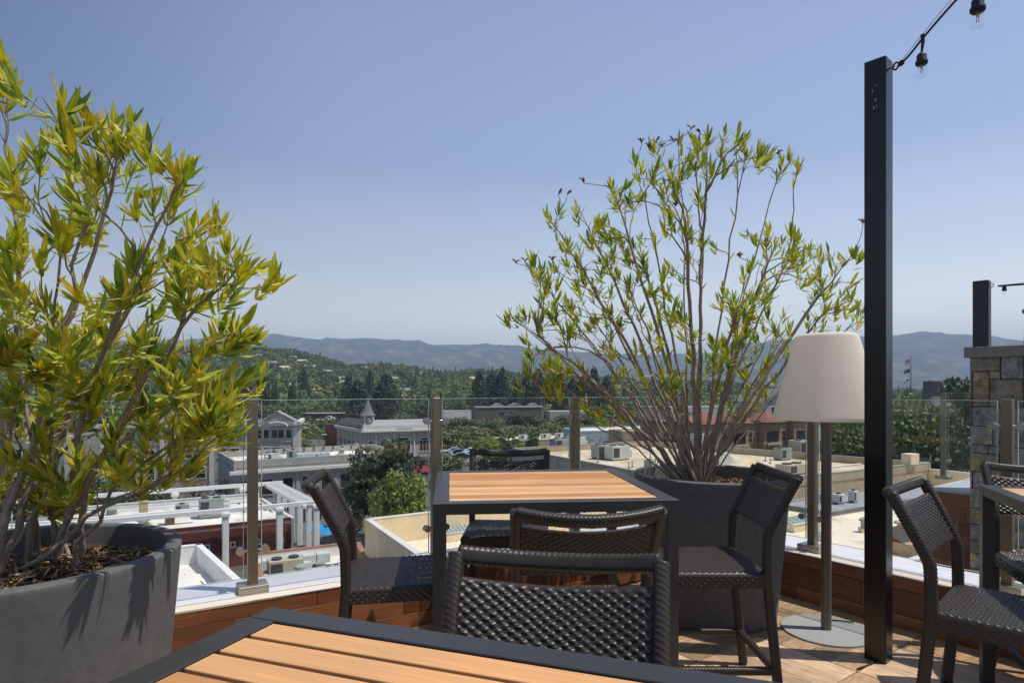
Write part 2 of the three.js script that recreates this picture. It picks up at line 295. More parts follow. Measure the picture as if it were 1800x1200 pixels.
// ------------------------------------------------------------------ tall black pole with the string of bulbs
{
  const ang = Math.PI / 4 - .06, t = thing('black_pole', 'tall glossy black square steel pole right of the white lamp', 'pole', [1.879, 0, -3.206], ang);
  part('shaft', rbox(.1016, 3.055, .1016, .004, 0, 1.5275, 0), mBlackPole, t);
  const eye = new THREE.CylinderGeometry(.006, .006, .03, 8); eye.rotateX(Math.PI / 2); eye.translate(0, 3.005, .06); const ring = new THREE.TorusGeometry(.017, .005, 8, 18); ring.rotateY(1.1); ring.translate(0, 3.005, .08); part('eye_bolt', [eye, ring], mSteel, t);
  const r = rng(4), paint = [];
  for (let i = 0; i < 5; i++) paint.push(box(.0016, .004 + r() * .014, .002 + r() * .003, -.0512, 2.93 - r() * .16, -.012 + r() * .02));
  part('paint_chip', paint, std(.45, .45, .45, .8), t);
  const s = thing('string_light', 'black string light cable with clear bulbs rising from the tall black pole', 'string light', [0, 0, 0], 0, 'string lights');
  const path = curvePts([V(1.94, 3.003, -3.135), V(1.955, 3.02, -3.09), V(1.945, 3.04, -2.96), V(1.83, 2.985, -2.55), V(1.75, 2.92, -2.3), V(1.62, 2.80, -1.7), V(1.35, 2.74, -.6), V(1.0, 2.9, 1.2), V(.8, 3.05, 2.2)], 90);
  part('cable', tube(path, path.map(() => .0052), 8), mRubber, s);
  const wire = curvePts([V(1.94, 3.005, -3.155), V(1.945, 3.075, -2.9), V(1.83, 3.03, -2.5), V(1.0, 3.06, 1), V(.8, 3.08, 2.2)], 50);
  part('support_wire', tube(wire, wire.map(() => .0014), 5), mSteel, s);
  for (let i = 0; i < 3; i++) { const a = path[2 + i]; part('cable_tie', new THREE.TorusGeometry(.009, .005, 6, 12).translate(a.x, a.y, a.z), mRubber, s); }
  const bulb = (p, drop) => {
    part('dropper', [tube([V(p.x, p.y + .006, p.z), V(p.x + .002, p.y - .03, p.z), V(p.x - .004, p.y - drop, p.z)], [.009, .008, .005], 8)], mRubber, s);
    const y = p.y - drop;
    const sock = new THREE.LatheGeometry([[0, 0], [.014, 0], [.021, -.012], [.021, -.032], [.026, -.038], [.026, -.05], [.021, -.056], [.0, -.056]].map(q => new THREE.Vector2(...q)), 18); sock.translate(p.x - .004, y, p.z); part('socket', sock, mRubber, s);
    const b = new THREE.LatheGeometry([[.013, -.05], [.019, -.064], [.0245, -.082], [.025, -.096], [.02, -.112], [.01, -.121], [0, -.123]].map(q => new THREE.Vector2(...q)), 20); b.translate(p.x - .004, y, p.z); const m = part('bulb', b, mGlass, s);
    part('filament', [box(.002, .034, .002, p.x - .008, y - .078, p.z), box(.002, .034, .002, p.x, y - .078, p.z), cyl(.004, .004, .02, p.x - .004, y - .062, p.z, 8)], std(.6, .38, .12, .4, { metalness: .6 }), m);
  };
  bulb(V(1.937, 3.046, -2.95), .082); bulb(V(1.777, 2.944, -2.38), .075);
}
// ------------------------------------------------------------------ white floor lamp
{
  const t = thing('floor_lamp', 'outdoor floor lamp with a white tapered shade on a round steel plate', 'lamp', [1.797, 0, -3.575]);
  const plate = new THREE.LatheGeometry([[0, .012], [.236, .012], [.24, .008], [.24, 0], [0, 0]].map(q => new THREE.Vector2(...q)), 64);
  part('base_plate', plate, new THREE.MeshStandardMaterial({ color: lin(.33, .34, .33), metalness: 0, roughness: 1, bumpMap: grit, bumpScale: .0003 }), t);
  part('stem', cyl(.0275, .0275, 1.3, 0, .66, 0, 28), new THREE.MeshStandardMaterial({ color: lin(.17, .15, .13), metalness: .4, roughness: .42 }), t);
  const prof = [[.05, 1.206], [.268, 1.204], [.281, 1.207], [.286, 1.216], [.284, 1.228], [.265, 1.302], [.168, 1.672], [.163, 1.684], [.152, 1.691], [.14, 1.694], [0, 1.696]];
  part('shade', new THREE.LatheGeometry(prof.map(q => new THREE.Vector2(...q)), 64), new THREE.MeshPhysicalMaterial({ map: blot(249, 241, 231, .03, 3, 13, 1), roughness: 1, transmission: .45, thickness: 0 }), t);
  const cab = curvePts([V(.03, .016, -.13), V(.1, .018, -.12), V(.15, .02, -.1), V(.2, .022, -.075)], 16);
  part('cable', tube(cab, cab.map(() => .004), 7), mRubber, t); const cab2 = curvePts([V(.09, .006, .238), V(.098, .006, .30), V(.09, .006, .37), V(.02, .006, .43), V(-.1, .006, .5)], 20); part('cable', tube(cab2, cab2.map(() => .004), 7), mRubber, t);
}
// ------------------------------------------------------------------ tables
function table(label, x, d, turn) {                                    // origin at the far-left corner, local +x along the far edge, +z towards the viewer
  const W = 1.0, H = .93, fw = .063, t = thing('square_table', label, 'table', [x, 0, -d], turn, 'counter height tables');
  const rail = (w, l, px, pz, ry, n) => part(n, rbox(w, .045, l, .003, px, H - .0225, pz, ry), mFrame, t);
  rail(W, fw, W / 2, fw / 2, 0, 'frame_rail'); rail(W, fw, W / 2, W - fw / 2, 0, 'frame_rail'); rail(fw, W - 2 * fw, fw / 2, W / 2, 0, 'frame_rail'); rail(fw, W - 2 * fw, W - fw / 2, W / 2, 0, 'frame_rail');
  part('support', [box(.04, .02, W - 2 * fw, .3, H - .035, W / 2), box(.04, .02, W - 2 * fw, .7, H - .035, W / 2)], mFrame, t);
  const n = 12, p = (W - 2 * fw) / n, r = rng(x * 100 + 7);
  for (let i = 0; i < n; i++) { const g = rbox(W - 2 * fw - .004, .016, p - .011, .0025); metreUV(g, r() * 3, r() * 3); const uv = g.attributes.uv; for (let q = 0; q < uv.count; q++) uv.setXY(q, uv.getX(q) * 1.1, uv.getY(q) * 4); part('slat', g, mSlat[Math.floor(r() * 3)], t, [W / 2, H - .0105, fw + p * (i + .5)]); }
  for (const lx of [.025, W - .025]) for (const lz of [.025, W - .025]) part('leg', rbox(.049, H - .046, .049, .003, lx, (H - .046) / 2 + .003, lz), mFrame, t);
  return t;
}
table('square slatted table in the middle beside the right planter', -.412, 3.45, .1);
table('square slatted table closest to the viewer at the bottom', -.5, 1.298, -.352);
table('square slatted table cut off by the right picture edge', 2.21, 2.96, -.345);
// ------------------------------------------------------------------ woven stools
function surf(nu, nv, f) {                                            // f(i/nu, j/nv) -> Vector3 ; normals from differences
  const pos = [], uv = [], idx = [];
  for (let j = 0; j <= nv; j++) for (let i = 0; i <= nu; i++) { const p = f(i / nu, j / nv); pos.push(p.x, p.y, p.z); uv.push(i / nu, j / nv); }
  for (let j = 0; j < nv; j++) for (let i = 0; i < nu; i++) { const a = j * (nu + 1) + i, b = a + nu + 1; idx.push(a, a + 1, b, b, a + 1, b + 1); }
  const g = new THREE.BufferGeometry(); g.setAttribute('position', new THREE.Float32BufferAttribute(pos, 3)); g.setAttribute('uv', new THREE.Float32BufferAttribute(uv, 2)); g.setIndex(idx); g.computeVertexNormals(); return g;
}
function weave(a0, b0, p = .0148, q = .0108) {
  const a = a0 + .0018 * n2(a0 * 14, b0 * 14), b = b0 + .0012 * n2(a0 * 11 + 9, b0 * 17);                            // relief of the woven strands in metres
  const i = Math.floor(a / p), j = Math.floor(b / q), fa = a / p - i, fb = b / q - j;
  const s = Math.sin(Math.PI * fa), c = Math.pow(Math.sin(Math.PI * fb), .7);
  const v = .82 + .36 * n2(i * 1.7, j * 2.3 + 5); return ((i + j) & 1) ? .0046 * v * s * c : -.0016 + .0014 * c * (1 - s);
}
function wrapTube(ctrl, rx, rz, steps, pitch = .0135) {               // strand-wrapped bar along a smooth path
  const cv = new THREE.CatmullRomCurve3(ctrl, false, 'catmullrom', .2), L = cv.getLength(), N = Math.ceil(L / pitch * 3), K = 16;
  const fr = []; for (let i = 0; i <= N; i++) { const t = i / N; fr.push([cv.getPointAt(t), cv.getTangentAt(t), t * L]); }
  let X = steps.clone();
  return surf(K, N, (u, v) => {
    const [p, t, s] = fr[Math.round(v * N)]; const Y = X.clone().addScaledVector(t, -X.dot(t)).normalize(), Z = t.clone().cross(Y);
    const a = u * Math.PI * 2, c = Math.cos(a), q = Math.sin(a), k = Math.pow(Math.pow(Math.abs(c), 4) + Math.pow(Math.abs(q), 4), -.25);
    const seg = Math.floor(u * 8), h = .0042 * Math.pow(Math.abs(Math.sin(Math.PI * (s / pitch + (seg & 1) * .5))), .8) * (.4 + .6 * Math.abs(Math.sin(u * 8 * Math.PI)));
    const end = v < 1e-6 || v > 1 - 1e-6 ? 0 : 1;
    return p.clone().addScaledVector(Y, end * c * (rx * k + h)).addScaledVector(Z, end * q * (rz * k + h));
  });
}
function makeStool() {                                                // origin on the floor under the rear edge of the seat; faces +z
  const t = thing('woven_stool', '', 'stool'), SW = .235, SD = .44, SH = .59;
  const topZ = -.118, topY = 1.005;
  const backZ = (y, x) => { const v = Math.max(0, (y - .77) / (topY - .77)); return topZ * v - .045 * (1 - (x / .222) ** 2) * (.35 + .65 * v); };
  const panel = (side) => surf(112, 72, (u, v) => {
    const x = (u - .5) * .43, dip = .02 * (1 - (x / .222) ** 2), y = .765 + v * (.951 - dip * 1.0 - .765);
    const e = Math.min(1, Math.min(v, 1 - v) * 14), th = .009 * Math.sqrt(Math.max(0, 1 - (1 - e) ** 2)) + weave(x + .5, v * .2) * Math.min(1, e);
    return V(x, y + side * th * .4, backZ(y, x) + side * th * .9);
  });
  const flip = g => { const a = g.index.array; for (let i = 0; i < a.length; i += 3) { const k = a[i]; a[i] = a[i + 1]; a[i + 1] = k; } g.computeVertexNormals(); return g; };
  const bp = part('backrest', [panel(1), flip(panel(-1))], mWicker, t);
  part('top_rail', wrapTube([-.236, -.16, -.08, 0, .08, .16, .236].map(x => V(x, topY - .012 - .02 * (1 - (x / .236) ** 2), backZ(topY, x * .94))), .0185, .0145, V(0, 1, -.4).normalize()), mWicker, t);
  const S = surf(116, 112, (u, v) => { const x = (u - .5) * 2 * SW, z = v * SD, e = Math.min(1, Math.min(u * 2 * SW, (1 - u) * 2 * SW, v * SD, (1 - v) * SD) / .02); return V(x, SH - .016 * (1 - Math.sqrt(Math.max(0, 1 - (1 - e) ** 2))) + weave(x + .5, z + .1, .0158, .0132) * e, z); });
  const sideStrip = (ax) => surf(ax ? 112 : 90, 16, (u, v) => V(0, 0, 0));
  const G = [flip(S)];
  const skirt = (p0, p1, n) => surf(110, 14, (u, v) => { const w = weave(u * p0.distanceTo(p1) + .2, v * .052, .0158, .013) * Math.min(1, Math.min(v, 1 - v) * 8); return p0.clone().lerp(p1, u).add(V(n.x * w, SH - .014 - (1 - v) * .05, n.z * w)); });
  G.push(skirt(V(-SW, 0, SD), V(SW, 0, SD), V(0, 0, 1)), skirt(V(SW, 0, SD), V(SW, 0, 0), V(1, 0, 0)), skirt(V(SW, 0, 0), V(-SW, 0, 0), V(0, 0, -1)), skirt(V(-SW, 0, 0), V(-SW, 0, SD), V(-1, 0, 0)), box(SW * 2 - .004, .01, SD - .004, 0, SH - .06, SD / 2));
  part('seat', G, mWicker, t);
  for (const s of [-1, 1]) {
    part('leg', wrapTube([V(s * .222, .004, -.045), V(s * .222, .3, -.015), V(s * .222, .58, .012), V(s * .222, .745, .008), V(s * .225, .80, -.012), V(s * .23, .9, -.062), V(s * .234, topY - .005, topZ + .003)], .0155, .0175, V(1, 0, 0)), mWicker, t);
    part('leg', wrapTube([V(s * .218, .004, SD - .012), V(s * .218, .3, SD - .018), V(s * .218, SH - .05, SD - .022)], .0155, .0155, V(1, 0, 0)), mWicker, t);
    part('footrest', wrapTube([V(s * .22, .165, -.02), V(s * .219, .165, SD - .02)], .0145, .0145, V(1, 0, 0)), mWicker, t);
    for (const z of [-.045, SD - .012]) part('foot_cap', cyl(.014, .016, .006, s * (z < 0 ? .222 : .218), .003, z, 10), mRubber, t);
  }
  for (const z of [-.026, SD - .018]) part('footrest', wrapTube([V(-.215, .165, z), V(.215, .165, z)], .0145, .0145, V(0, 1, 0)), mWicker, t);
  return t;
}
const stool0 = makeStool(); let stoolCount = 0;
function stool(x, d, fx, fd, label) {
  const o = stoolCount++ ? stool0.clone() : stool0; if (o !== stool0) { o.name = numbered('woven_stool'); scene.add(o); }
  o.position.set(x, 0, -d); o.rotation.set(0, Math.atan2(fx, -fd), 0); tag(o, label, 'stool', 'woven counter stools');
}
stool(-.715, 2.70, .977, .19, 'woven stool on the left facing right, half its seat shaded by the table');
stool(1.115, 2.92, -1, .01, 'woven stool in front of the right planter, facing left');
stool(.235, 2.09, -.09, .995, 'woven stool tucked under the near side of the middle table, back to the viewer');
stool(.082, 1.315, -.17, -.985, 'closest woven stool, its backrest rising behind the near table');
stool(-.02, 3.80, -.05, -1, 'farthest woven stool behind the middle table, facing the viewer');
stool(1.65, 2.40, .70, -.714, 'woven stool on the right in front of the black pole, facing right');
stool(2.585, 3.0, -.338, -.94, 'woven stool behind the right-edge table in front of the stone pillar');
// ------------------------------------------------------------------ planters
function planter(label, x, d, seed) {
  const t = thing('round_planter', label, 'planter', [x, 0, -d], 0, 'charcoal planters');
  const prof = [[0, .0], [.375, 0], [.385, .008], [.43, .45], [.463, .84], [.466, .853], [.459, .86], [.424, .86], [.417, .853], [.412, .8], [.40, .70], [0, .70]].map(q => new THREE.Vector2(...q));
  const g = new THREE.LatheGeometry(prof, 96); const u = g.attributes.uv, p = g.attributes.position;
  for (let i = 0; i < u.count; i++) u.setXY(i, u.getX(i) * 2.7, p.getY(i) + Math.hypot(p.getX(i), p.getZ(i)));
  part('pot', g, mPot, t);
  const soil = surf(40, 20, (a, b) => { const q = a * Math.PI * 2, r = b * .414; return V(Math.cos(q) * r, .755 + .022 * n2(Math.cos(q) * r * 9 + seed, Math.sin(q) * r * 9) + .02 * (1 - b), -Math.sin(q) * r); });
  part('soil', soil, std(.035, .024, .016, 1), t);
  const r = rng(seed), N = 3400;
  const chip = new THREE.CylinderGeometry(.5, .32, 1, 5); chip.rotateZ(Math.PI / 2); chip.scale(1, .5, 1);
  const im = new THREE.InstancedMesh(chip, std(1, 1, 1, .9), N); im.name = 'bark_mulch'; im.userData.kind = 'stuff';
  const m = new THREE.Matrix4(), e = new THREE.Euler(), q4 = new THREE.Quaternion(), c = new THREE.Color();
  for (let i = 0; i < N; i++) {
    const a = r() * 6.283, rr = Math.sqrt(r()) * .405, big = r(), L = big < .85 ? .014 + r() * .03 : .04 + r() * .055;
    e.set((r() - .5) * .9, r() * 6.28, (r() - .5) * .9); q4.setFromEuler(e);
    const X = Math.cos(a) * rr, Z = Math.sin(a) * rr;
    m.compose(V(X, .762 + .022 * n2(X * 9 + seed, -Z * 9) + .02 * (1 - rr / .414) + r() * .022 - .004, Z), q4, V(L, .006 + r() * .008, big < .85 ? .006 + r() * .012 : .006));
    im.setMatrixAt(i, m);
    const k = r(); if (k < .35) c.setRGB(.08 + r() * .05, .048 + r() * .03, .026); else if (k < .78) c.setRGB(.2 + r() * .14, .13 + r() * .09, .07 + r() * .05); else if (k < .93) c.setRGB(.42, .33, .22); else c.setRGB(.17, .06, .035);
    im.setColorAt(i, c);
  }
  im.castShadow = im.receiveShadow = true; t.add(im);
}
planter('big round charcoal planter cut off by the left picture edge', -1.57, 1.98, 3);
planter('round charcoal planter behind the middle table under the right shrub', 1.235, 3.9, 8);
// ------------------------------------------------------------------ shrubs
const tipsR = [[0.08, 2.98], [-0.26, 2.91], [-0.11, 2.97], [-0.01, 2.97], [0.18, 3.01], [0.27, 3], [0.31, 2.88], [0.4, 2.87], [0.54, 2.81], [0.64, 2.81], [0.18, 2.78], [-0.02, 2.82], [0.06, 2.85], [-0.23, 2.82], [-0.33, 2.78], [-0.26, 2.71], [-0.11, 2.66], [-0.47, 2.62], [-0.35, 2.6], [-0.51, 2.59], [-0.2, 2.56], [0.04, 2.57], [-0.05, 2.53], [-0.85, 2.52], [-0.74, 2.56], [-0.58, 2.43], [-0.49, 2.37], [-0.2, 2.41], [-0.14, 2.43], [0.04, 2.35], [-0.6, 2.29], [-0.47, 2.31], [-0.73, 2.29], [-0.8, 2.32], [0.37, 2.35], [0.45, 2.32], [0.54, 2.35], [0.62, 2.37], [0.59, 2.25], [0.77, 2.28], [0.83, 2.27], [0.68, 2.23], [0.99, 2.27], [0.64, 2.15], [0.77, 2.12], [0.78, 2.03], [0.92, 2.01], [0.98, 2.01], [0.89, 1.94], [1.01, 1.94], [0.81, 1.81], [0.74, 1.75], [0.49, 1.78], [0.56, 1.7], [0.37, 1.99], [0.45, 1.97], [0.31, 1.9], [0.23, 2], [0.24, 1.81], [0.14, 1.97], [-0.96, 2.15], [-1.02, 2.13], [-0.87, 2.16], [-0.74, 2.15], [-0.93, 2.06], [-1.07, 1.88], [-1.13, 1.87], [-0.99, 1.85], [-0.87, 1.97], [-0.79, 1.94], [-0.91, 1.88], [-0.8, 1.74], [-0.57, 1.87], [-0.61, 1.84], [-0.48, 2.12], [-0.55, 2.18], [-0.35, 2.12], [-0.26, 2], [-0.2, 2.03], [-0.11, 1.95], [-0.17, 1.87], [-0.07, 1.85], [-0.28, 1.79], [-0.22, 1.69], [-0.04, 1.63], [0.18, 1.66], [0.33, 1.6], [0.1, 1.7], [-1.05, 1.63], [-0.98, 1.65], [-1.05, 1.55], [-0.82, 1.53], [-0.73, 1.45], [-0.89, 1.51], [-0.44, 1.54], [-0.53, 1.28], [-0.44, 1.26], [-0.68, 1.3], [-0.1, 1.47], [-0.14, 1.38], [-0.02, 1.4], [0.07, 1.51], [0.2, 1.56], [0.27, 1.51], [0.41, 1.46], [0.49, 1.47], [0.29, 1.26], [-0.42, 2.21], [-0.34, 2.28], [-0.41, 1.99], [-0.53, 2.03], [-0.65, 2.06], [-0.46, 1.82], [-0.34, 1.89], [-0.37, 1.68], [-0.58, 1.68], [-0.69, 1.82], [0.26, 1.71], [0.41, 1.82], [0.55, 1.89], [0.3, 2.13], [-0.16, 2.17]];
const tipsL = [[0.19, 2.33], [0.13, 2.33], [0.09, 2.28], [0.35, 2.31], [0.29, 2.29], [0.32, 2.24], [0.38, 2.23], [0.27, 2.21], [0.14, 2.21], [-0.03, 2.17], [0.04, 2.2], [-0.07, 2.13], [-0.06, 2.07], [-0.02, 2.03], [0.19, 2.14], [0.23, 2.08], [0.16, 2.06], [0.37, 2.15], [0.49, 2.15], [0.53, 2.15], [0.5, 2.07], [0.38, 2.07], [0.42, 2.06], [0.48, 2.03], [0.36, 2.03], [0.63, 1.99], [0.58, 1.97], [0.67, 1.9], [0.65, 1.96], [0.55, 1.95], [0.72, 1.84], [0.77, 1.82], [0.82, 1.8], [0.64, 1.81], [0.57, 1.8], [0.48, 1.86], [0.44, 1.85], [0.31, 1.76], [0.35, 1.86], [0.52, 1.75], [0.61, 1.71], [0.69, 1.73], [0.73, 1.63], [0.65, 1.62], [0.71, 1.58], [0.44, 1.68], [0.39, 1.76], [0.53, 1.85], [0.14, 1.93], [0.21, 1.95], [0.05, 1.88], [-0.03, 1.92], [-0.07, 1.88], [-0.06, 1.79], [-0.03, 1.73], [-0.07, 1.65], [0.05, 1.73], [0.1, 1.65], [0.17, 1.72], [0.22, 1.65], [0.29, 1.67], [0, 1.58], [-0.08, 2.51], [-0.05, 2.43], [-0.08, 2.4], [0.79, 1.46], [0.72, 1.44], [0.66, 1.44], [0.7, 1.31], [0.65, 1.34], [0.56, 1.38], [0.52, 1.41], [0.47, 1.47], [0.4, 1.48], [0.27, 1.48], [0.15, 1.48], [0.03, 1.49], [-0.04, 1.43], [0.06, 1.38], [0.15, 1.42], [0.24, 1.41], [0.34, 1.41], [0.4, 1.35], [0.09, 1.33], [0.21, 1.31], [0.32, 1.3], [0.42, 1.29], [0.5, 1.3], [0.54, 1.23], [0.48, 1.21], [0.4, 1.21], [0.32, 1.19], [0.56, 1.16], [0.48, 1.13], [0.39, 1.11], [0.3, 1.14], [0.19, 1.11], [0.11, 1.09], [0.04, 1.14], [-0.06, 1.11], [-0.05, 1.19], [0.16, 1.21], [0.06, 1.22], [0.15, 1.02], [0.11, 1.05], [0.01, 1.07], [0.62, 1.56], [0.75, 1.59], [0.58, 1.52], [0.48, 1.54], [0.39, 1.56], [0.25, 1.56], [0.14, 1.56], [0.35, 1.46], [0.46, 1.39], [0.56, 1.29], [0.61, 1.27], [0.29, 1.25], [0.02, 1.29], [-0.05, 1.31], [-0.05, 1.54], [-0.02, 1.62], [0.08, 1.5], [0.19, 1.43], [-0.21, 2.4], [-0.32, 2.21], [-0.21, 2.02], [-0.36, 1.83], [-0.17, 1.77], [-0.32, 1.54], [-0.21, 1.35], [-0.38, 1.35], [-0.19, 1.16], [-0.34, 1.12], [-0.15, 1.62], [-0.47, 1.96]];
function leafGeo(bend, fold, seed) {
  const N = 6, pos = [], uv = [], idx = [];
  for (let i = 0; i <= N; i++) {
    const t = i / N, w = .5 * Math.pow(Math.sin(Math.PI * Math.min(1, Math.pow(t, .8) * .97 + .02)), .8) * (t > .98 ? .05 : 1), y = bend * t * t, z = t;
    for (const s of [-1, 0, 1]) { pos.push(s * w, y + Math.abs(s) * w * fold * .22 + .008 * Math.sin(t * 9 + seed) * s, z); uv.push(s * .5 + .5, t); }
  }
  for (let i = 0; i < N; i++) for (let s = 0; s < 2; s++) { const a = i * 3 + s, b = a + 3; idx.push(a, b, a + 1, a + 1, b, b + 1); }
  const g = new THREE.BufferGeometry(); g.setAttribute('position', new THREE.Float32BufferAttribute(pos, 3)); g.setAttribute('uv', new THREE.Float32BufferAttribute(uv, 2)); g.setIndex(idx); g.computeVertexNormals(); return g;
}
const leafGeos = [leafGeo(-.12, .25, 1), leafGeo(.1, .35, 2), leafGeo(-.28, .2, 3)];
const leafMap = (c, seed) => tex(32, 64, (u, v) => { const mid = Math.exp(-(((u - .5) / .05) ** 2)), n = tn(u, v, 5, seed) * .14 + .05 * Math.sin((v * 22 + Math.abs(u - .5) * 9) * 6.28) ; return c.map((q, i) => cl(q * (1 + n) + mid * [38, 34, 8][i])); });
const mLeaf = [[136, 162, 36], [174, 186, 32], [206, 196, 36], [222, 190, 48], [104, 134, 40]].map((c, i) => new THREE.MeshPhysicalMaterial({ map: leafMap(c, i), roughness: .8, transmission: .5, thickness: 0, side: THREE.DoubleSide }));
const mBark = new THREE.MeshStandardMaterial({ map: tex(128, 128, (u, v) => { const n = fbm(u, v, 5, 2) * .4 + tn(u, v, 40, 3) * .25; return [cl(156 * (1 + n)), cl(138 * (1 + n)), cl(122 * (1 + n))]; }, true, 4, 4), roughness: .85, bumpMap: grit, bumpScale: .002 });
const mPod = std(.16, .075, .03, .9);
function shrub(label, bx, by, bd, tips, o) {
  const r = rng(o.seed), t = thing('potted_shrub', label, 'shrub', [bx, by, -bd]);
  const T = tips.map(([dx, y]) => { const k = Math.max(.15, 1 - (dx / o.R) ** 2); return V(dx, y - by, (r() * 2 - 1) * o.depth * Math.sqrt(k) * Math.min(1, (y - by) / .5)); });
  if (o.more) for (let i = 0, n = T.length; i < n * o.more; i++) { const p = T[Math.floor(r() * n)], q = p.clone().add(V((r() - .5) * o.jit, (r() - .62) * o.jit * .8, (r() - .5) * .3)); q.x *= .96; if (q.y > .28) T.push(q); }
  T.forEach(p => { const k = (bd - p.z) / bd; p.set((bx + p.x) * k - bx, 1.38 + (p.y + by - 1.38) * k - by - .035, p.z); });
  const branches = [];                                            // {pts:[V], parent, at, root}
  const N3 = (p, s) => V(n3(p.x * 5 + s, p.y * 5, p.z * 5), n3(p.y * 5, p.z * 5 + s, p.x * 5), n3(p.z * 5 + s, p.x * 5 + 3, p.y * 5)).multiplyScalar(o.wig);
  const bez = (a, c, b, n, s) => { const q = new THREE.QuadraticBezierCurve3(a, c, b), P = q.getPoints(n); for (let i = 1; i < n; i++) P[i].add(N3(P[i], s)); return P; };
  // main stems go to the outermost tips of each angular bin
  const bins = {}; T.forEach((p, i) => { const b = Math.floor((Math.atan2(p.x, p.y) + Math.PI) / (Math.PI / o.bins)); if (bins[b] === undefined || p.length() > T[bins[b]].length()) bins[b] = i; });
  const mains = new Set(Object.values(bins));
  for (const b in bins) { const L = T[bins[b]].length() * .68; let w = -1, e = .12; T.forEach((p, i) => { if (mains.has(i) || Math.floor((Math.atan2(p.x, p.y) + Math.PI) / (Math.PI / o.bins)) != b) return; const q = Math.abs(p.length() - L); if (q < e) { e = q; w = i; } }); if (w >= 0) mains.add(w); }
  for (const i of mains) {
    const p = T[i], a = r() * 6.28, rr = o.baseR * Math.sqrt(r()), s = V(p.x * o.baseR * .7 + Math.cos(a) * rr, -.02, p.z * .12 + Math.sin(a) * rr);
    branches.push({ pts: bez(s, V(p.x * o.cx, p.y * .55, p.z * o.cx), p, 14, i), root: branches.length, tips: 1, main: true, level: 0 });
  }
  const order = T.map((p, i) => i).filter(i => !mains.has(i)).sort((a, b) => T[a].length() - T[b].length());
  for (const i of order) {
    const p = T[i]; let best = 1e9, bb, bk;
    branches.forEach((b, bi) => b.pts.forEach((q, k) => {
      if (k < (b.main ? 3 : 1) || k > b.pts.length - 2) return; const d = p.clone().sub(q), L = d.length(); if (L < .06 || q.y > p.y + .05) return;
      const tan = b.pts[k + 1].clone().sub(q).normalize(), c = d.normalize().dot(tan), cost = L * (1 + 2.8 * (1 - c)) + b.level * .11;
      if (cost < best) { best = cost; bb = bi; bk = k; }
    }));
    const b = branches[bb], q = b.pts[bk], tan = b.pts[bk + 1].clone().sub(q).normalize(), L = p.distanceTo(q);
    branches.push({ pts: bez(q.clone(), q.clone().addScaledVector(tan, L * .45).add(V(0, L * .06, 0)), p, Math.max(4, Math.round(L / .07)), i), parent: bb, at: bk, root: b.root, tips: 1, level: b.level + 1 });
  }
  // carry tip counts down to size the wood
  branches.forEach(b => b.cnt = b.pts.map(() => 1));
  for (let i = branches.length - 1; i >= 0; i--) { const b = branches[i]; if (b.parent === undefined) continue; const P = branches[b.parent]; for (let k = 0; k <= b.at; k++) P.cnt[k] += b.cnt[0]; }
  const stems = {};
  for (const b of branches) { const n = b.pts.length - 1; const rad = b.cnt.map((c, k) => o.twig * Math.pow(c, .5) * (1 - .35 * k / n)); if (b.parent !== undefined) rad[0] *= .8; (stems[b.root] ??= []).push(tube(b.pts, rad, b.main ? 9 : 6, false)); }
  for (const k in stems) part('stem', stems[k], mBark, t);
  // leaves
  const leaves = []; let whorl = 0; const up = V(0, 1, 0);
  const addLeaf = (p, axis, spread, len, wid) => {
    const side = V(r() - .5, r() - .5, r() - .5).cross(axis).normalize(); const dir = axis.clone().multiplyScalar(Math.cos(spread)).addScaledVector(side, Math.sin(spread)).normalize();
    const X = dir.clone().cross(axis).normalize().lerp(V(r() - .5, r() - .5, r() - .5), .25).normalize(), Y = dir.clone().cross(X).normalize(); X.crossVectors(Y, dir);
    const m = new THREE.Matrix4().makeBasis(X, Y, dir); m.scale(V(wid, len, len)); m.setPosition(p);
    const k = Math.max(.01, Math.min(.99, r() + whorl)); let tone = 0; while (tone < 4 && k > o.tone[tone]) tone++;
    leaves.push({ m, p, g: Math.floor(r() * 3), tone });
  };
  branches.forEach(b => {
    const n = b.pts.length - 1, tip = b.pts[n], ax = tip.clone().sub(b.pts[n - 1]).normalize().lerp(up, o.up).normalize();
    const age = .78 + r() * .34; whorl = (r() - .5) * .34; const cnt = Math.round(o.leaves * (.65 + r() * .7) * (tip.y + by < o.denseY ? 1.7 : 1));
    for (let i = 0; i < cnt; i++) { const back = r() * o.spreadL, p = tip.clone().addScaledVector(ax, -back), L = o.len * (.5 + r() * .72) * age; addLeaf(p, ax, (.16 + (o.open ?? 0) * r() + back / o.spreadL * .75 + (r() - .5) * .3), L, L * ((o.ratio ?? .17) + r() * .05)); }
    if (cnt > 6) for (let i = 0; i < o.extra; i++) { const k = Math.max(1, Math.round(n * (.55 + r() * .4))), L = o.len * (.6 + r() * .4); addLeaf(b.pts[k].clone(), ax, .7 + r() * .5, L, L * (o.ratio ?? .2)); }
  });
  const eye = V(-bx, 1.38 - by, bd); leaves.forEach(l => l.d = l.p.distanceTo(eye) + (l.p.x + bx < -1.9 ? 1 : 0)); leaves.sort((a, b) => a.d - b.d);
  const rest = [[], [], [], [], []];
  leaves.forEach((l, i) => { if (i < 300) { const m = part('leaf', leafGeos[l.g], mLeaf[l.tone], t); l.m.decompose(m.position, m.quaternion, m.scale); } else rest[l.tone].push(leafGeos[l.g].clone().applyMatrix4(l.m)); });
  rest.forEach((g, k) => { if (g.length) { const m = part('foliage', g, mLeaf[k], t); m.userData.kind = 'stuff'; } });
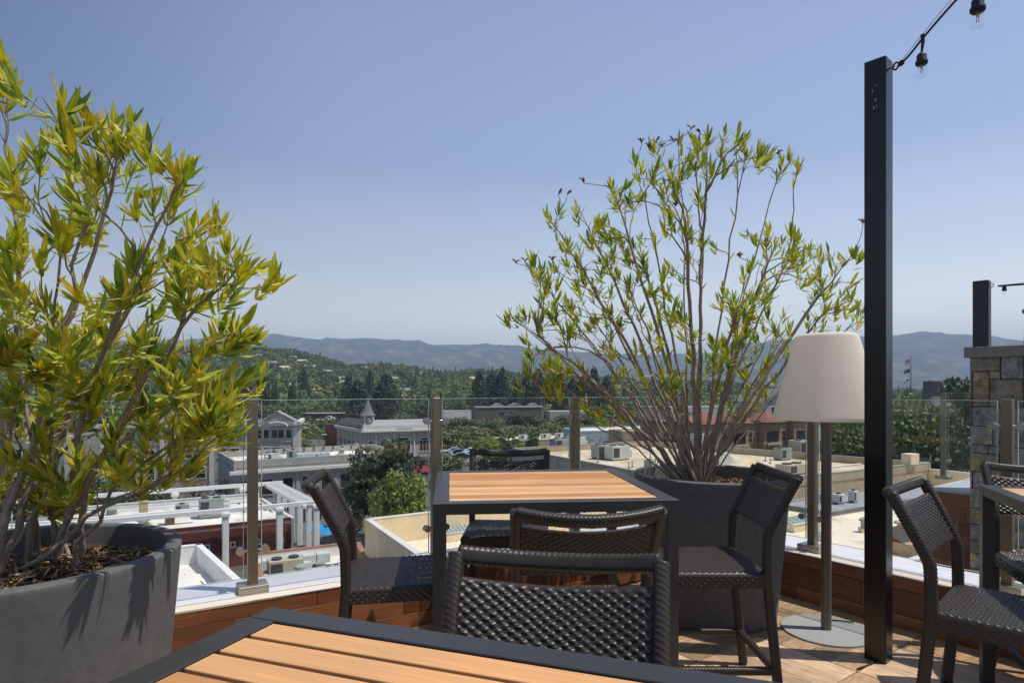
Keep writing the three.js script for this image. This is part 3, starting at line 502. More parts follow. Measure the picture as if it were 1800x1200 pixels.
  for (const [dx, y] of o.pods || []) {                            // dry curled seed pods on the top twigs
    let tip = T.reduce((a, p) => (Math.hypot(p.x - dx, p.y + by - y) < Math.hypot(a.x - dx, a.y + by - y) ? p : a)); const top = V(dx, y - by, tip.z);
    const g = [tube([tip.clone(), tip.clone().lerp(top, .6).add(V(.01, 0, 0)), top], [.0022, .002, .0018], 5)];
    for (let i = 0; i < 2 + r() * 2; i++) { const a = r() * 6.28, L = .03 + r() * .026, d = V(Math.cos(a) * .4, .9, Math.sin(a) * .4); g.push(tube([top.clone(), top.clone().addScaledVector(d, L * .5), top.clone().addScaledVector(d, L * .8).add(V(Math.cos(a) * .008, 0, Math.sin(a) * .008)), top.clone().addScaledVector(d, L * .8).add(V(Math.cos(a) * .02, -.008, Math.sin(a) * .02))], [.002, .005, .004, .001], 6)); }
    part('seed_pod', g, mPod, t);
  }
  return t;
}
shrub('large leafy yellow-green shrub in the left planter', -1.627, .765, 2.1, tipsL, { seed: 5, R: 1.05, depth: .36, bins: 14, baseR: .14, cx: .3, twig: .0025, wig: .02, up: .45, leaves: 16, extra: 3, more: .55, jit: .13, len: .092, spreadL: .085, ratio: .175, open: .3, denseY: 1.6, tone: [.12, .42, .85, .95] });
shrub('tall sparse shrub fanning out of the right planter', 1.146, .765, 3.9, tipsR, { seed: 9, R: 1.3, depth: .48, bins: 30, baseR: .055, cx: .44, twig: .0031, wig: .014, up: .6, leaves: 11, extra: 2, more: 2.1, jit: .26, len: .084, ratio: .165, open: .3, spreadL: .075, denseY: 0, tone: [.24, .6, .86, .92],
  pods: [[.07, 3.14], [.15, 3.13], [-.05, 3.06], [-.28, 3.02], [-.17, 3.05], [-.13, 3.02], [.36, 3.0], [.37, 2.94], [.65, 2.96], [-.36, 2.74], [-.84, 2.66], [-.78, 2.66], [-.69, 2.68], [-.87, 2.26], [-1.12, 2.2], [-1.06, 2.21], [-1.0, 2.22], [-.16, 2.48], [.14, 2.12], [1.02, 2.4]] });
// ------------------------------------------------------------------ land: ground sheet, wooded hill, mountain range, river, lots
const GY = -17;
{
  const g = new THREE.PlaneGeometry(40000, 40000, 1, 1); g.rotateX(-Math.PI / 2); g.translate(0, GY, 0); uvScale(g, 40000 / 60);
  struct('ground', g, new THREE.MeshStandardMaterial({ map: blot(92, 92, 84, .3, 6, 21, 1), roughness: .95 }));
}
const ridgeA = [[-1500, 92], [-900, 86], [-680, 79], [-560, 70], [-459, 72], [-424, 65], [-389, 56], [-354, 49], [-320, 41], [-229, 38], [-160, 31], [-86, 30], [48, 21], [177, 14], [355, 8], [600, -6], [900, -14]];
const sstep = (a, b, x) => { const t = Math.max(0, Math.min(1, (x - a) / (b - a))); return t * t * (3 - 2 * t); };
function landY(x, d) {
  const P = sstep(330, 1300, d) * (1 - .5 * sstep(1350, 2600, d)), h = lerpTab(ridgeA, x * 1300 / Math.max(700, d) * .6 + x * .4);
  return GY + (h + 17) * P + P * 7 * n2(x / 190, d / 170) + P * 3 * n2(x / 70 + 9, d / 60);
}
function terrain(name, x0, x1, d0, d1, nx, nd, f, col, ground) {
  const pos = [], cols = [], idx = [];
  for (let j = 0; j <= nd; j++) for (let i = 0; i <= nx; i++) { const x = x0 + (x1 - x0) * i / nx, d = d0 + (d1 - d0) * j / nd, y = f(x, d); pos.push(x, y, -d); const c = col(x, d, y); cols.push(c[0], c[1], c[2]); }
  for (let j = 0; j < nd; j++) for (let i = 0; i < nx; i++) { const a = j * (nx + 1) + i, b = a + nx + 1; idx.push(a, a + 1, b, b, a + 1, b + 1); }
  const g = new THREE.BufferGeometry(); g.setAttribute('position', new THREE.Float32BufferAttribute(pos, 3)); g.setAttribute('color', new THREE.Float32BufferAttribute(cols, 3)); g.setIndex(idx); g.computeVertexNormals();
  struct(name, g, new THREE.MeshStandardMaterial({ vertexColors: true, roughness: 1 }));
}
terrain('wooded_hill', -1800, 1400, 345, 2500, 120, 90, (x, d) => landY(x, d) - .3, (x, d) => { const n = .5 + .5 * n2(x / 60, d / 60); return n > .72 ? [.16, .14, .07] : [.05, .06, .025]; });
const ridgeF = [[300, 600], [380, 598], [430, 594], [475, 590], [520, 593], [560, 597], [600, 597], [640, 595], [690, 599], [715, 601], [735, 599], [760, 607], [800, 606], [850, 607], [900, 610], [960, 615], [1050, 622], [1150, 626], [1250, 620], [1320, 605], [1400, 598], [1500, 594], [1560, 591], [1620, 586], [1690, 590], [1740, 594], [1780, 600], [1850, 608]].map(([x, y]) => [(x - 900) / 1100 * 7000, 1.38 + (684 - y) / 1100 * 7000]);
ridgeF.unshift([-9000, 420], [-5500, 500]); ridgeF.push([8000, 420], [11000, 500]);
const rid = (x, d) => 1 - Math.abs(n2(x / 900, d / 1300)) * 1.0 - Math.abs(n2(x / 330 + 4, d / 420)) * .45 - Math.abs(n2(x / 130 + 9, d / 150)) * .18;
terrain('mountain_range', -8500, 9500, 3300, 8600, 420, 190, (x, d) => {
  const top = lerpTab(ridgeF, x * 7000 / d), P = Math.pow(sstep(3200, 7000, d), 1.15), k = sstep(7000, 6000, d) * sstep(3300, 4200, d);
  return GY + (top - GY) * P * (d > 7000 ? 1 - .5 * sstep(7000, 8600, d) : 1) + k * 95 * (rid(x, d) - .45) - 6;
}, (x, d, y) => { const a = n2(x / 260, d / 300) + .5 * n2(x / 80, d / 80) + .25 * n2(x / 30, d / 30); return a > .7 ? [.17, .155, .09] : a > .3 ? [.085, .095, .055] : [.042, .058, .036]; });
{
  const s = new THREE.Shape(); [[-60, 206], [-36, 208], [-20, 205], [-8, 207], [2, 212], [8, 218], [-2, 221], [-20, 222], [-60, 224]].forEach((p, i) => i ? s.lineTo(p[0], p[1]) : s.moveTo(p[0], p[1]));
  const g = new THREE.ShapeGeometry(s); g.rotateX(-Math.PI / 2); g.translate(0, GY + .12, 0); g.scale(1, 1, 1);
  struct('river_water', g, new THREE.MeshPhysicalMaterial({ color: lin(.05, .07, .06), roughness: .12, bumpMap: grit, bumpScale: .02 }));
  const flat = (name, pts, mat, y) => { const q = new THREE.Shape(); pts.forEach((p, i) => i ? q.lineTo(p[0], p[1]) : q.moveTo(p[0], p[1])); const h = new THREE.ShapeGeometry(q); h.rotateX(-Math.PI / 2); h.translate(0, GY + y, 0); metreUV(h); uvScale(h, .05); struct(name, h, mat); };
  flat('river_bank', [[-75, 198], [75, 226], [75, 206], [-75, 192]], new THREE.MeshStandardMaterial({ map: blot(120, 118, 70, .4, 5, 4, 1), roughness: 1 }), .08);
  flat('river_bank', [[-75, 229], [75, 263], [75, 300], [-75, 262]], new THREE.MeshStandardMaterial({ map: blot(112, 116, 62, .4, 5, 5, 1), roughness: 1 }), .08);
  flat('parking_lot', [[-28, 150], [-4, 158], [-6, 190], [-32, 188]], new THREE.MeshStandardMaterial({ map: blot(120, 118, 114, .12, 5, 6, 1), roughness: .95 }), .06);
  flat('parking_lot', [[74, 104], [130, 120], [150, 180], [84, 160]], new THREE.MeshStandardMaterial({ map: blot(150, 148, 144, .1, 5, 7, 1), roughness: .95 }), .06);
  flat('street', [[-60, 92], [-58, 88], [-18, 110], [8, 122], [6, 128], [-24, 116]], new THREE.MeshStandardMaterial({ map: blot(104, 104, 104, .12, 5, 8, 1), roughness: .95 }), .05);
  flat('street', [[-20, 66], [-14, 70], [-34, 100], [-41, 96]], new THREE.MeshStandardMaterial({ map: blot(104, 104, 104, .12, 5, 9, 1), roughness: .95 }), .055);
}
// ------------------------------------------------------------------ trees
const U = (r) => { const z = r() * 2 - 1, a = r() * 6.2832, s = Math.sqrt(1 - z * z); return V(s * Math.cos(a), z, s * Math.sin(a)); };
function leafCloud(seed, N, size, shape, core = 0) {                 // small leaf faces spread through clumps; shape 'round' or 'cone' or 'column'
  const r = rng(seed), pos = [], nor = [], col = [], clumps = [];
  const nc = shape === 'cone' ? 34 : 24;
  for (let i = 0; i < nc; i++) {
    if (shape === 'cone') { const h = Math.pow(i / nc, .9), R = Math.pow(1 - h, .75) * .95 + .05, a = i * 2.4 + r(); clumps.push([V(Math.cos(a) * R * .62, -1 + 2 * h, Math.sin(a) * R * .62), V(R * .55 + .05, .13, R * .55 + .05)]); }
    else { const u = U(r), k = .45 + .35 * r(), w = shape === 'column' ? .55 : 1; clumps.push([V(u.x * k * w, u.y * k, u.z * k * w), V(.3 + .2 * r(), .24 + .18 * r(), .3 + .2 * r())]); }
  }
  for (let i = 0; i < N; i++) {
    const ci = Math.floor(r() * clumps.length), [c, s] = clumps[ci], u = U(r), q = .7 + .35 * r(), p = V(c.x + u.x * s.x * q, c.y + u.y * s.y * q - (shape === 'cone' ? Math.hypot(u.x, u.z) * .1 : 0), c.z + u.z * s.z * q);
    const n = u.clone().lerp(U(r), .55).normalize(), X = n.clone().cross(U(r)).normalize(), Y = n.clone().cross(X), L = size * (.6 + .8 * r()), W = L * (.5 + .3 * r());
    const k = .7 + .6 * r() + ((ci % 5) - 2) * .06, a = p.clone().addScaledVector(X, -L), b = p.clone().addScaledVector(Y, W).addScaledVector(n, -W * .25), e = p.clone().addScaledVector(X, L), f = p.clone().addScaledVector(Y, -W).addScaledVector(n, -W * .25);
    for (const v of [a, f, b, f, e, b]) { pos.push(v.x, v.y, v.z); nor.push(n.x, n.y, n.z); col.push(k, k, k * .95); }
  }
  const g = new THREE.BufferGeometry(); g.setAttribute('position', new THREE.Float32BufferAttribute(pos, 3)); g.setAttribute('normal', new THREE.Float32BufferAttribute(nor, 3)); g.setAttribute('color', new THREE.Float32BufferAttribute(col, 3));
  return g;
}
const crowns = { big: [leafCloud(1, 9000, .052, 'round'), leafCloud(2, 9000, .048, 'round')], mid: [3, 4, 5].map(s => leafCloud(s, 1900, .075, 'round')), cone: [6, 7, 8].map(s => leafCloud(s, 2200, .07, 'cone')), column: [9, 10].map(s => leafCloud(s, 1500, .075, 'column')), bare: [leafCloud(14, 900, .045, 'round')], low: [15, 16, 17, 18].map(s => leafCloud(s, 330, .15, 'round')), lowCone: [19, 20].map(s => leafCloud(s, 260, .14, 'cone')) };
const mFol = {}; const fol = (r, g, b) => mFol[[r, g, b]] ??= new THREE.MeshPhysicalMaterial({ color: lin(r, g, b), vertexColors: true, roughness: .75, transmission: .35, thickness: 0, side: THREE.DoubleSide });
const mTrunk = std(.10, .075, .055, .95);
let treeN = 0;
function tree(name, label, x, d, top, rx, kind, color, group, y0, base) {      // top: height of the crown's tip; rx: crown radius
  const gy = base ?? (d > 345 ? landY(x, d) : GY), H = top - gy, t = thing(name, label, 'tree', [x, gy, -d], treeN * 1.7, group);
  const ry = kind === 'cone' ? H * .46 : Math.min(y0 ?? H * .42, H * .5), cy = H - ry, set = crowns[kind];
  const bend = V(.03 * H, 0, .02 * H);
  const limbs = [tube([V(0, -.3, 0), V(bend.x * .4, cy * .5, 0), V(bend.x, cy, bend.z), V(bend.x, cy + ry * .6, 0)], [.035, .026, .016, .006].map(q => q * Math.max(4, H)), 8, false)];
  if (kind !== 'cone') for (let i = 0; i < 5; i++) { const a = i * 1.26 + treeN; limbs.push(tube([V(bend.x * .8, cy * (.7 + i * .05), bend.z * .8), V(Math.cos(a) * rx * .35, cy + ry * .05, Math.sin(a) * rx * .35), V(Math.cos(a) * rx * .65, cy + ry * .4, Math.sin(a) * rx * .65)], [.014, .009, .003].map(q => q * H), 6, false)); }
  part('trunk', limbs, mTrunk, t);
  const c = part('crown', set[treeN++ % set.length], fol(...color), t, [0, cy, 0]); c.scale.set(rx * (kind === 'cone' ? 1.5 : 1), ry * 1.02, rx * (kind === 'cone' ? 1.5 : 1)); c.rotation.y = treeN;
  return t;
}
const GREEN = [.095, .14, .03], DARK = [.05, .092, .022], LIME = [.24, .30, .045], CONI = [.052, .08, .036], OLIVE = [.15, .17, .06], BROWN = [.19, .13, .08];
tree('broadleaf_tree', 'dark green broad tree beside the grey stone building, behind the left stool', -15.6, 75, -4.7, 4.7, 'big', DARK, 0, 5.2);
tree('broadleaf_tree', 'bright yellow-green tree in front of the dark broad tree by the table', -11.2, 64, -6.9, 3.3, 'big', LIME, 0, 4.3);
[[-12.5, 118, -10.2, 4.0, OLIVE, 'small olive green tree in front of the car park'], [-5.5, 136, -8.6, 3.4, LIME, 'light green tree left of centre above the far stool'], [-1.6, 138, -8.2, 3.6, GREEN, 'mid green street tree above the far stool'], [2.2, 132, -9.6, 3.2, LIME, 'lime green street tree right of the far stool'], [4.2, 128, -7.3, 2.3, GREEN, 'slim upright green tree behind the far stool']].forEach(a => tree('street_tree', a[5], a[0], a[1], a[2], a[3], a[4] === GREEN && a[3] < 3 ? 'column' : 'mid', a[4], 'street trees'));
[[62, 98, .8, 5.6, [.12, .18, .035], 'large green tree right of the black pole'], [70, 104, -.6, 6, DARK, 'large dark tree left of the stone pillar'], [58, 106, -2.5, 5, [.12, .18, .035], 'rounded green tree behind the black pole'], [77, 112, -.2, 5.5, DARK, 'dark tree partly hidden by the stone pillar'], [66, 118, 1.4, 4.5, LIME, 'yellow-green treetop under the flags']].forEach(a => tree('broadleaf_tree', a[5], a[0], a[1], a[2], a[3], 'mid', a[4], 'tall trees on the right', 8));
[[54.5, 101, -4.6, 4.6, GREEN, 'round green tree below the lamp shade'], [61, 106, -4.8, 4, DARK, 'dark green tree between lamp and pole'], [50.5, 104, -8.6, 2.4, [.15, .12, .035], 'small orange-green tree left of the lamp stem']].forEach(a => tree('broadleaf_tree', a[5], a[0], a[1], a[2], a[3], 'mid', a[4], 'trees behind the lamp'));
tree('tall_tree', 'dark wispy treetop left of the stone pillar cap', 97, 135, 4.6, 5, 'mid', DARK, 0, 8);
[[14, 118], [18.5, 121], [23, 123], [27, 120]].forEach(([x, d], i) => tree('bare_tree', ['first bare brown tree behind the flat roof from the left', 'second bare brown tree behind the flat roof', 'third bare brown tree behind the flat roof', 'bare brown tree behind the stems of the right shrub'][i], x, d, -7.2 - i * .2, 3.4, 'bare', BROWN, 'bare brown trees'));
[[-40, 86, -10.4], [-44, 87, -10.2], [-36.5, 88, -10.8]].forEach(([x, d, t], i) => tree('bare_tree', ['bare brown tree behind the white pergola, middle one', 'bare brown tree behind the white pergola, left one', 'bare brown tree behind the white pergola, right one'][i], x, d, t, 2.6, 'bare', BROWN, 'bare brown trees'));
[[-50, 80, -10.6, 3.2], [-55, 82, -10, 3.4], [-46.8, 82, -11.2, 2.4], [-60, 78, -9.5, 3.6]].forEach(([x, d, t, q], i) => tree('street_tree', ['round green tree left of the white pergola', 'green tree behind the left planter', 'small green tree at the end of the pergola', 'green tree at the far left behind the shrub'][i], x, d, t, q, 'mid', [GREEN, DARK, GREEN, GREEN][i], 'street trees'));
tree('street_tree', 'green tree beside the pergola corner column', -19.2, 74, -12.6, 1.9, 'mid', OLIVE, 'street trees');
// riverside shrubs and trees
[[-22, 262, -10, 6, GREEN], [-16, 268, -11.2, 5, OLIVE], [-9, 262, -11.5, 5, GREEN], [3, 285, -9, 7.5, DARK], [10, 290, -10.5, 5, GREEN], [24, 278, -9.4, 5.2, GREEN], [33, 282, -10, 4.5, DARK], [40, 300, -7, 6, GREEN], [16, 262, -13, 4.5, OLIVE], [1, 255, -13.2, 5, OLIVE], [28, 262, -12.8, 5, OLIVE], [-45, 255, -8.5, 6, GREEN], [-31, 240, -12.5, 4, OLIVE], [8, 248, -13.6, 4, OLIVE], [45, 268, -11.6, 6, OLIVE], [54, 290, -8, 7, OLIVE], [64, 270, -9, 7, OLIVE], [72, 280, -7.5, 7, OLIVE], [-80, 210, -7, 8, GREEN], [-88, 235, -4, 9, GREEN], [-72, 200, -11, 5, OLIVE], [-66, 185, -12, 4.5, OLIVE], [-75, 178, -11.5, 5, GREEN]].sort((a, b) => a[0] / a[1] - b[0] / b[1]).forEach((a, i) => {
  tree('riverside_tree', `${a[4] === OLIVE ? 'olive' : a[4] === DARK ? 'dark green' : 'mid green'} tree among those along the river, ${ORD[i]} from the left`, a[0], a[1], a[2], a[3], 'mid', a[4], 'trees along the river');
});
// dark conifers behind the warehouse and by the clock tower
[[-21, 400, 16.5, 6], [-13, 405, 17, 6.5], [-6, 402, 16, 6], [3, 398, 10.5, 4.5], [9, 410, 13, 5], [17, 400, 16, 6], [25, 404, 12, 5], [31, 398, 14.5, 5.5], [39, 402, 12.5, 5], [46, 400, 15, 6], [53, 404, 16.5, 7], [61, 400, 15, 6], [-74, 300, 7.5, 6], [-64, 305, 7, 5.5], [-58, 298, 4.5, 5.5], [-67, 330, 10, 6], [-110, 420, 15, 5], [-200, 600, 26, 6], [-118, 520, 19, 5], [-94, 480, 18, 5]].forEach((a, i) => tree('conifer', `dark conifer ${i < 12 ? 'in the row beyond the warehouse, ' + ORD[i] + ' from the left' : i < 16 ? ['tallest of the group', 'middle one', 'lowest one', 'rear one'][i - 12] + ' right behind the clock turret' : ['near the poplars', 'highest up the slope', 'left of the clock turret', 'above the clock turret'][i - 16] + ', rising from the wooded slope'}`, a[0], a[1], a[2] - (a[2] - GY) * (.1 + .07 * Math.sin(i * 2.4)), a[3] * (1 + .16 * Math.sin(i * 1.7)), 'cone', CONI, 'dark conifers'));
[[-125, 330], [-132, 335], [-139, 330], [-146, 336], [-153, 331], [-160, 336], [-118, 336], [-168, 330]].forEach(([x, d], i) => tree('poplar', `slender poplar in the dense row above the beige building, ${ORD[[1, 2, 3, 4, 5, 6, 0, 7][i]]} from the right`, x, d, 9 + (i % 3) * 1.6, 3.6, 'column', GREEN, 'row of poplars', 13));
// woodland that reads as one mass
{
  const r = rng(123), kinds = [...crowns.low, ...crowns.lowCone], lists = kinds.map(() => []);
  for (let d = 268; d < 1750; d += 5.2 + d * .0045) {
    const step = 6.5 + d * .003;
    for (let x = -1.02 * d; x < 1.02 * d; x += step) {
      const X = x + (r() - .5) * step * .9, D = d + (r() - .5) * 7; if (D < 300 && X > -62) continue; if (X > -120 && X < 75 && D < 385) continue; if (r() < (X > 120 && D < 500 ? .5 : .12)) continue;
      const cone = r() < (.06 + .08 * n2(X / 120, D / 120)), k = cone ? 4 + Math.floor(r() * 2) : Math.floor(r() * 4);
      const H = cone ? 9 + r() * 8 : 5.5 + r() * 5.5, gy = D > 345 ? landY(X, D) : GY; lists[k].push([X, gy, D, H, cone]);
    }
  }
  const m = new THREE.Matrix4(), q = new THREE.Quaternion(), c = new THREE.Color();
  lists.forEach((L, k) => {
    const im = new THREE.InstancedMesh(kinds[k], new THREE.MeshStandardMaterial({ vertexColors: true, roughness: .9, side: THREE.DoubleSide }), L.length); im.name = numbered('woodland'); im.userData = { kind: 'stuff', label: k < 4 ? 'dense green woodland covering the valley and hillside' : 'scattered dark conifers among the woodland on the hillside', category: 'woodland' };
    L.forEach(([X, gy, D, H, cone], i) => {
      q.setFromAxisAngle(V(0, 1, 0), r() * 6.28); const w = cone ? H * .2 : H * (.5 + r() * .22); m.compose(V(X, gy + H * .47, -D), q, V(w, H * .52, w)); im.setMatrixAt(i, m);
      const t = r() + .25 * n2(X / 60, D / 60); if (cone) c.setRGB(.06, .088, .042); else if (t < .4) c.setRGB(.095, .125, .045); else if (t < .78) c.setRGB(.14, .18, .056); else if (t < .93) c.setRGB(.2, .235, .072); else c.setRGB(.30, .33, .09);
      im.setColorAt(i, c);
    });
    im.castShadow = im.receiveShadow = true; scene.add(im);
  });
}

{
  const r = rng(321), L = [[], []];
  for (let i = 0; i < 2600; i++) {
    const d = 186 + r() * 145, x = -95 + r() * 190; if (d > 200 + .12 * (x + 60) && d < 228 && x < 8) continue; if (x > -34 && x < -2 && d < 192) continue; if (x > -8 && x < 24 && d < 192) continue;
    L[i & 1].push([x, d, 1.0 + r() * r() * 3.4]);
  }
  const m = new THREE.Matrix4(), q = new THREE.Quaternion(), c = new THREE.Color();
  L.forEach((P, k) => {
    const im = new THREE.InstancedMesh(crowns.low[k + 1], new THREE.MeshStandardMaterial({ vertexColors: true, roughness: .9, side: THREE.DoubleSide }), P.length); im.name = numbered('riverside_scrub'); im.userData = { kind: 'stuff', label: k ? 'low olive scrub along both river banks' : 'low green bushes covering the river banks', category: 'scrub' };
    P.forEach(([x, d, h], i) => { q.setFromAxisAngle(V(0, 1, 0), r() * 6.28); m.compose(V(x, GY + h * .35, -d), q, V(h * 1.2, h * .75, h * 1.2)); im.setMatrixAt(i, m); const t = r(); c.setRGB(...(t < .4 ? [.15, .17, .06] : t < .7 ? [.11, .15, .045] : t < .9 ? [.2, .19, .09] : [.07, .1, .035])); im.setColorAt(i, c); });
    im.castShadow = im.receiveShadow = true; scene.add(im);
  });
}
// ------------------------------------------------------------------ the town
const mPane = new THREE.MeshPhysicalMaterial({ color: lin(.018, .02, .024), roughness: .06 });
const paint = (r, g, b, seed, amp = .1) => new THREE.MeshStandardMaterial({ map: blot(r, g, b, amp, 5, seed, .12), roughness: .85 });
// roofing felt with worn seams, ponding stains and dirt streaks
function grime(r, g, b, seed, amp) {
  return new THREE.MeshStandardMaterial({ roughness: .9, map: tex(512, 512, (u, v) => {
    const seam = Math.abs(((u * 8) % 1) - .5) < .012 || Math.abs(((v * 4 + .3) % 1) - .5) < .006 ? -.16 : 0;
    const n = fbm(u, v, 3, seed) * amp, st = Math.max(0, fbm(u, v, 6, seed + 7) - .18) * amp * 3.2, sp = tn(u, v, 90, seed) > .45 ? -.1 : 0, rust = Math.max(0, tn(u, v, 4, seed + 3) - .35) * amp;
    const k = 1 + n - st + seam * .7 + sp; return [cl(r * (k + rust)), cl(g * k), cl(b * (k - rust * 1.6))];
  }, true, .05, .05) });
}
const mStucco = { cream: paint(226, 206, 168, 31), tan: paint(176, 158, 128, 32, .14), white: paint(226, 225, 222, 33), grey: paint(150, 150, 150, 34, .14), beige: paint(172, 166, 154, 35), stone: paint(158, 156, 152, 36, .12), red: paint(98, 40, 38, 37, .14), brick: paint(150, 128, 96, 38, .22), brown: paint(128, 96, 66, 39, .16), timber: paint(88, 56, 40, 40, .3), blue: paint(170, 182, 190, 41, .06), dark: paint(70, 68, 66, 42, .1), roofWhite: grime(224, 220, 211, 43, .16), roofTan: grime(206, 191, 163, 44, .22), roofCream: grime(228, 216, 192, 45, .1), roofGrey: paint(150, 152, 154, 46, .12), terracotta: paint(150, 108, 82, 47, .12), redRoof: paint(130, 82, 68, 48, .24), slate: paint(112, 118, 116, 49, .14), gutterWhite: paint(212, 209, 203, 51, .05) };
// footprint [[x, depth] ...] counter-clockwise seen from above (x right, depth up)
function building(name, label, foot, top, o) {
  const t = thing(name, label, 'building', [0, 0, 0], 0, o.group), n = foot.length, y0 = o.y0 ?? GY, pr = o.parapet ?? .6, th = o.th ?? .3;
  t.userData.edges = undefined;
  const edges = foot.map((p, i) => { const q = foot[(i + 1) % n], L = Math.hypot(q[0] - p[0], q[1] - p[1]), u = [(q[0] - p[0]) / L, (q[1] - p[1]) / L]; return { p, q, L, u, turn: Math.atan2(u[1], u[0]) }; });
  const s = new THREE.Shape(); foot.forEach((p, i) => i ? s.lineTo(p[0], p[1]) : s.moveTo(p[0], p[1]));
  const rf = new THREE.ExtrudeGeometry(s, { depth: .25, bevelEnabled: false }); rf.rotateX(-Math.PI / 2); rf.translate(0, top - pr - .25, 0); metreUV(rf); const roof = part('roof', rf, o.roof, t);
  const P = (e, a, out, y) => V(e.p[0] + e.u[0] * a + e.u[1] * out, y, -(e.p[1] + e.u[1] * a - e.u[0] * out));   // point on facade: along, outwards, height
  const slab = (e, a, b, ya, yb, out, depth) => { const g = new THREE.BoxGeometry(b - a, yb - ya, depth); metreUV(g); g.rotateY(e.turn); const c = P(e, (a + b) / 2, out - depth / 2, (ya + yb) / 2); g.translate(c.x, c.y, c.z); return g; };
  edges.forEach((e, i) => {
    part('wall', slab(e, i % 2 ? 0 : th, i % 2 ? e.L : e.L - th, y0, top, 0, th), o.walls?.[i] ?? o.wall, t);
    if (o.coping) part('coping', slab(e, -.03, e.L + .03, top, top + (o.copingH ?? .12), .03, th + .06), o.coping, t);
    for (const [ya, yb, out, mat] of o.bands?.[i] ?? []) part('cornice', slab(e, -out, e.L + out, ya, yb, out, out + .05), mat, t);
    for (const w of o.windows?.[i] ?? []) {                          // {y0, y1, at: [centres], w, arch, frame}
      for (const c of w.at) {
        const fr = [slab(e, c - w.w / 2 - .1, c - w.w / 2, w.y0, w.y1, .07, .12), slab(e, c + w.w / 2, c + w.w / 2 + .1, w.y0, w.y1, .07, .12), slab(e, c - w.w / 2 - .1, c + w.w / 2 + .1, w.y1, w.y1 + .1, .07, .12), slab(e, c - w.w / 2 - .15, c + w.w / 2 + .15, w.y0 - .12, w.y0, .12, .17)];
        for (let m = 1; m < (w.split ?? 1); m++) fr.push(slab(e, c - w.w / 2 + w.w * m / w.split - .04, c - w.w / 2 + w.w * m / w.split + .04, w.y0, w.y1, .06, .08));
        if (w.sash) fr.push(slab(e, c - w.w / 2, c + w.w / 2, (w.y0 + w.y1) / 2 - .04, (w.y0 + w.y1) / 2 + .04, .055, .07));
        if (w.arch) for (let k = 0; k < 8; k++) { const a0 = Math.PI * k / 8, a1 = Math.PI * (k + 1) / 8, R = w.w / 2 + .12, ca = c + Math.cos((a0 + a1) / 2) * R, ya = w.y1 + .05 + Math.sin((a0 + a1) / 2) * R * .55; const g = new THREE.BoxGeometry(R * .42, .2, .16); g.rotateZ(-(Math.PI / 2 - (a0 + a1) / 2) * 1); g.rotateY(e.turn); const q = P(e, ca, .06, ya); g.translate(q.x, q.y, q.z); fr.push(g); }
        const f = part('window', fr, w.frame ?? mStucco.gutterWhite, t);
        part('pane', w.arch ? [slab(e, c - w.w / 2, c + w.w / 2, w.y0, w.y1 + .02, .03, .05), slab(e, c - w.w * .36, c + w.w * .36, w.y1, w.y1 + w.w * .22, .028, .05)] : slab(e, c - w.w / 2, c + w.w / 2, w.y0, w.y1, .03, .05), mPane, f);
      }
    }
  });
  t.userData.edges = undefined; delete t.userData.edges;
  return { t, edges, P, slab, roof };
}
const seq = (a, b, n) => Array.from({ length: n }, (_, i) => a + (b - a) * i / (n - 1));
// rooftop machines
const mHvac = [paint(196, 200, 196, 61, .08), paint(150, 158, 152, 62, .1), paint(176, 168, 150, 63, .1)], mGrille = std(.05, .052, .05, .6);
function hvac(label, x, y, d, w, h, dp, turn, k = 0) {
  const t = thing('rooftop_unit', label, 'air conditioner', [x, y, -d], turn, 'rooftop air conditioners');
  part('housing', rbox(w, h, dp, .03, 0, h / 2 + .15, 0), mHvac[k], t);
  for (const z of [-dp * .35, dp * .35]) part('skid', box(w * .96, .15, .12, 0, .075, z), mStucco.grey, t);
  part('side_grille', [box(w * .34, h * .7, .03, -w * .28, h * .5 + .15, dp / 2 + .01), box(.03, h * .7, dp * .7, w / 2 + .01, h * .5 + .15, 0)], mGrille, t);
  for (const fx of w > 1.6 ? [-w * .25, w * .25] : [0]) part('fan', [cyl(Math.min(dp, w) * .28, Math.min(dp, w) * .28, .12, fx, h + .21, 0, 16)], mGrille, t);
  part('duct', rbox(w * .3, h * .55, dp * .5, .02, w * .62, h * .35 + .15, 0), mHvac[0], t);
}
function vent(label, x, y, d, r, h, k) { const t = thing('roof_vent', label, 'vent', [x, y, -d], 0, 'roof vents'); part('curb', box(r * 2.6, .3, r * 2.6, 0, .15, 0), mStucco.cream, t); part('stack', cyl(r, r, h, 0, .3 + h / 2, 0, 16), mHvac[k], t); part('hood', [cyl(r * 1.5, r * 1.6, .12, 0, .36 + h, 0, 16), cyl(.05, r * 1.5, .16, 0, .5 + h, 0, 16)], mHvac[k], t); }

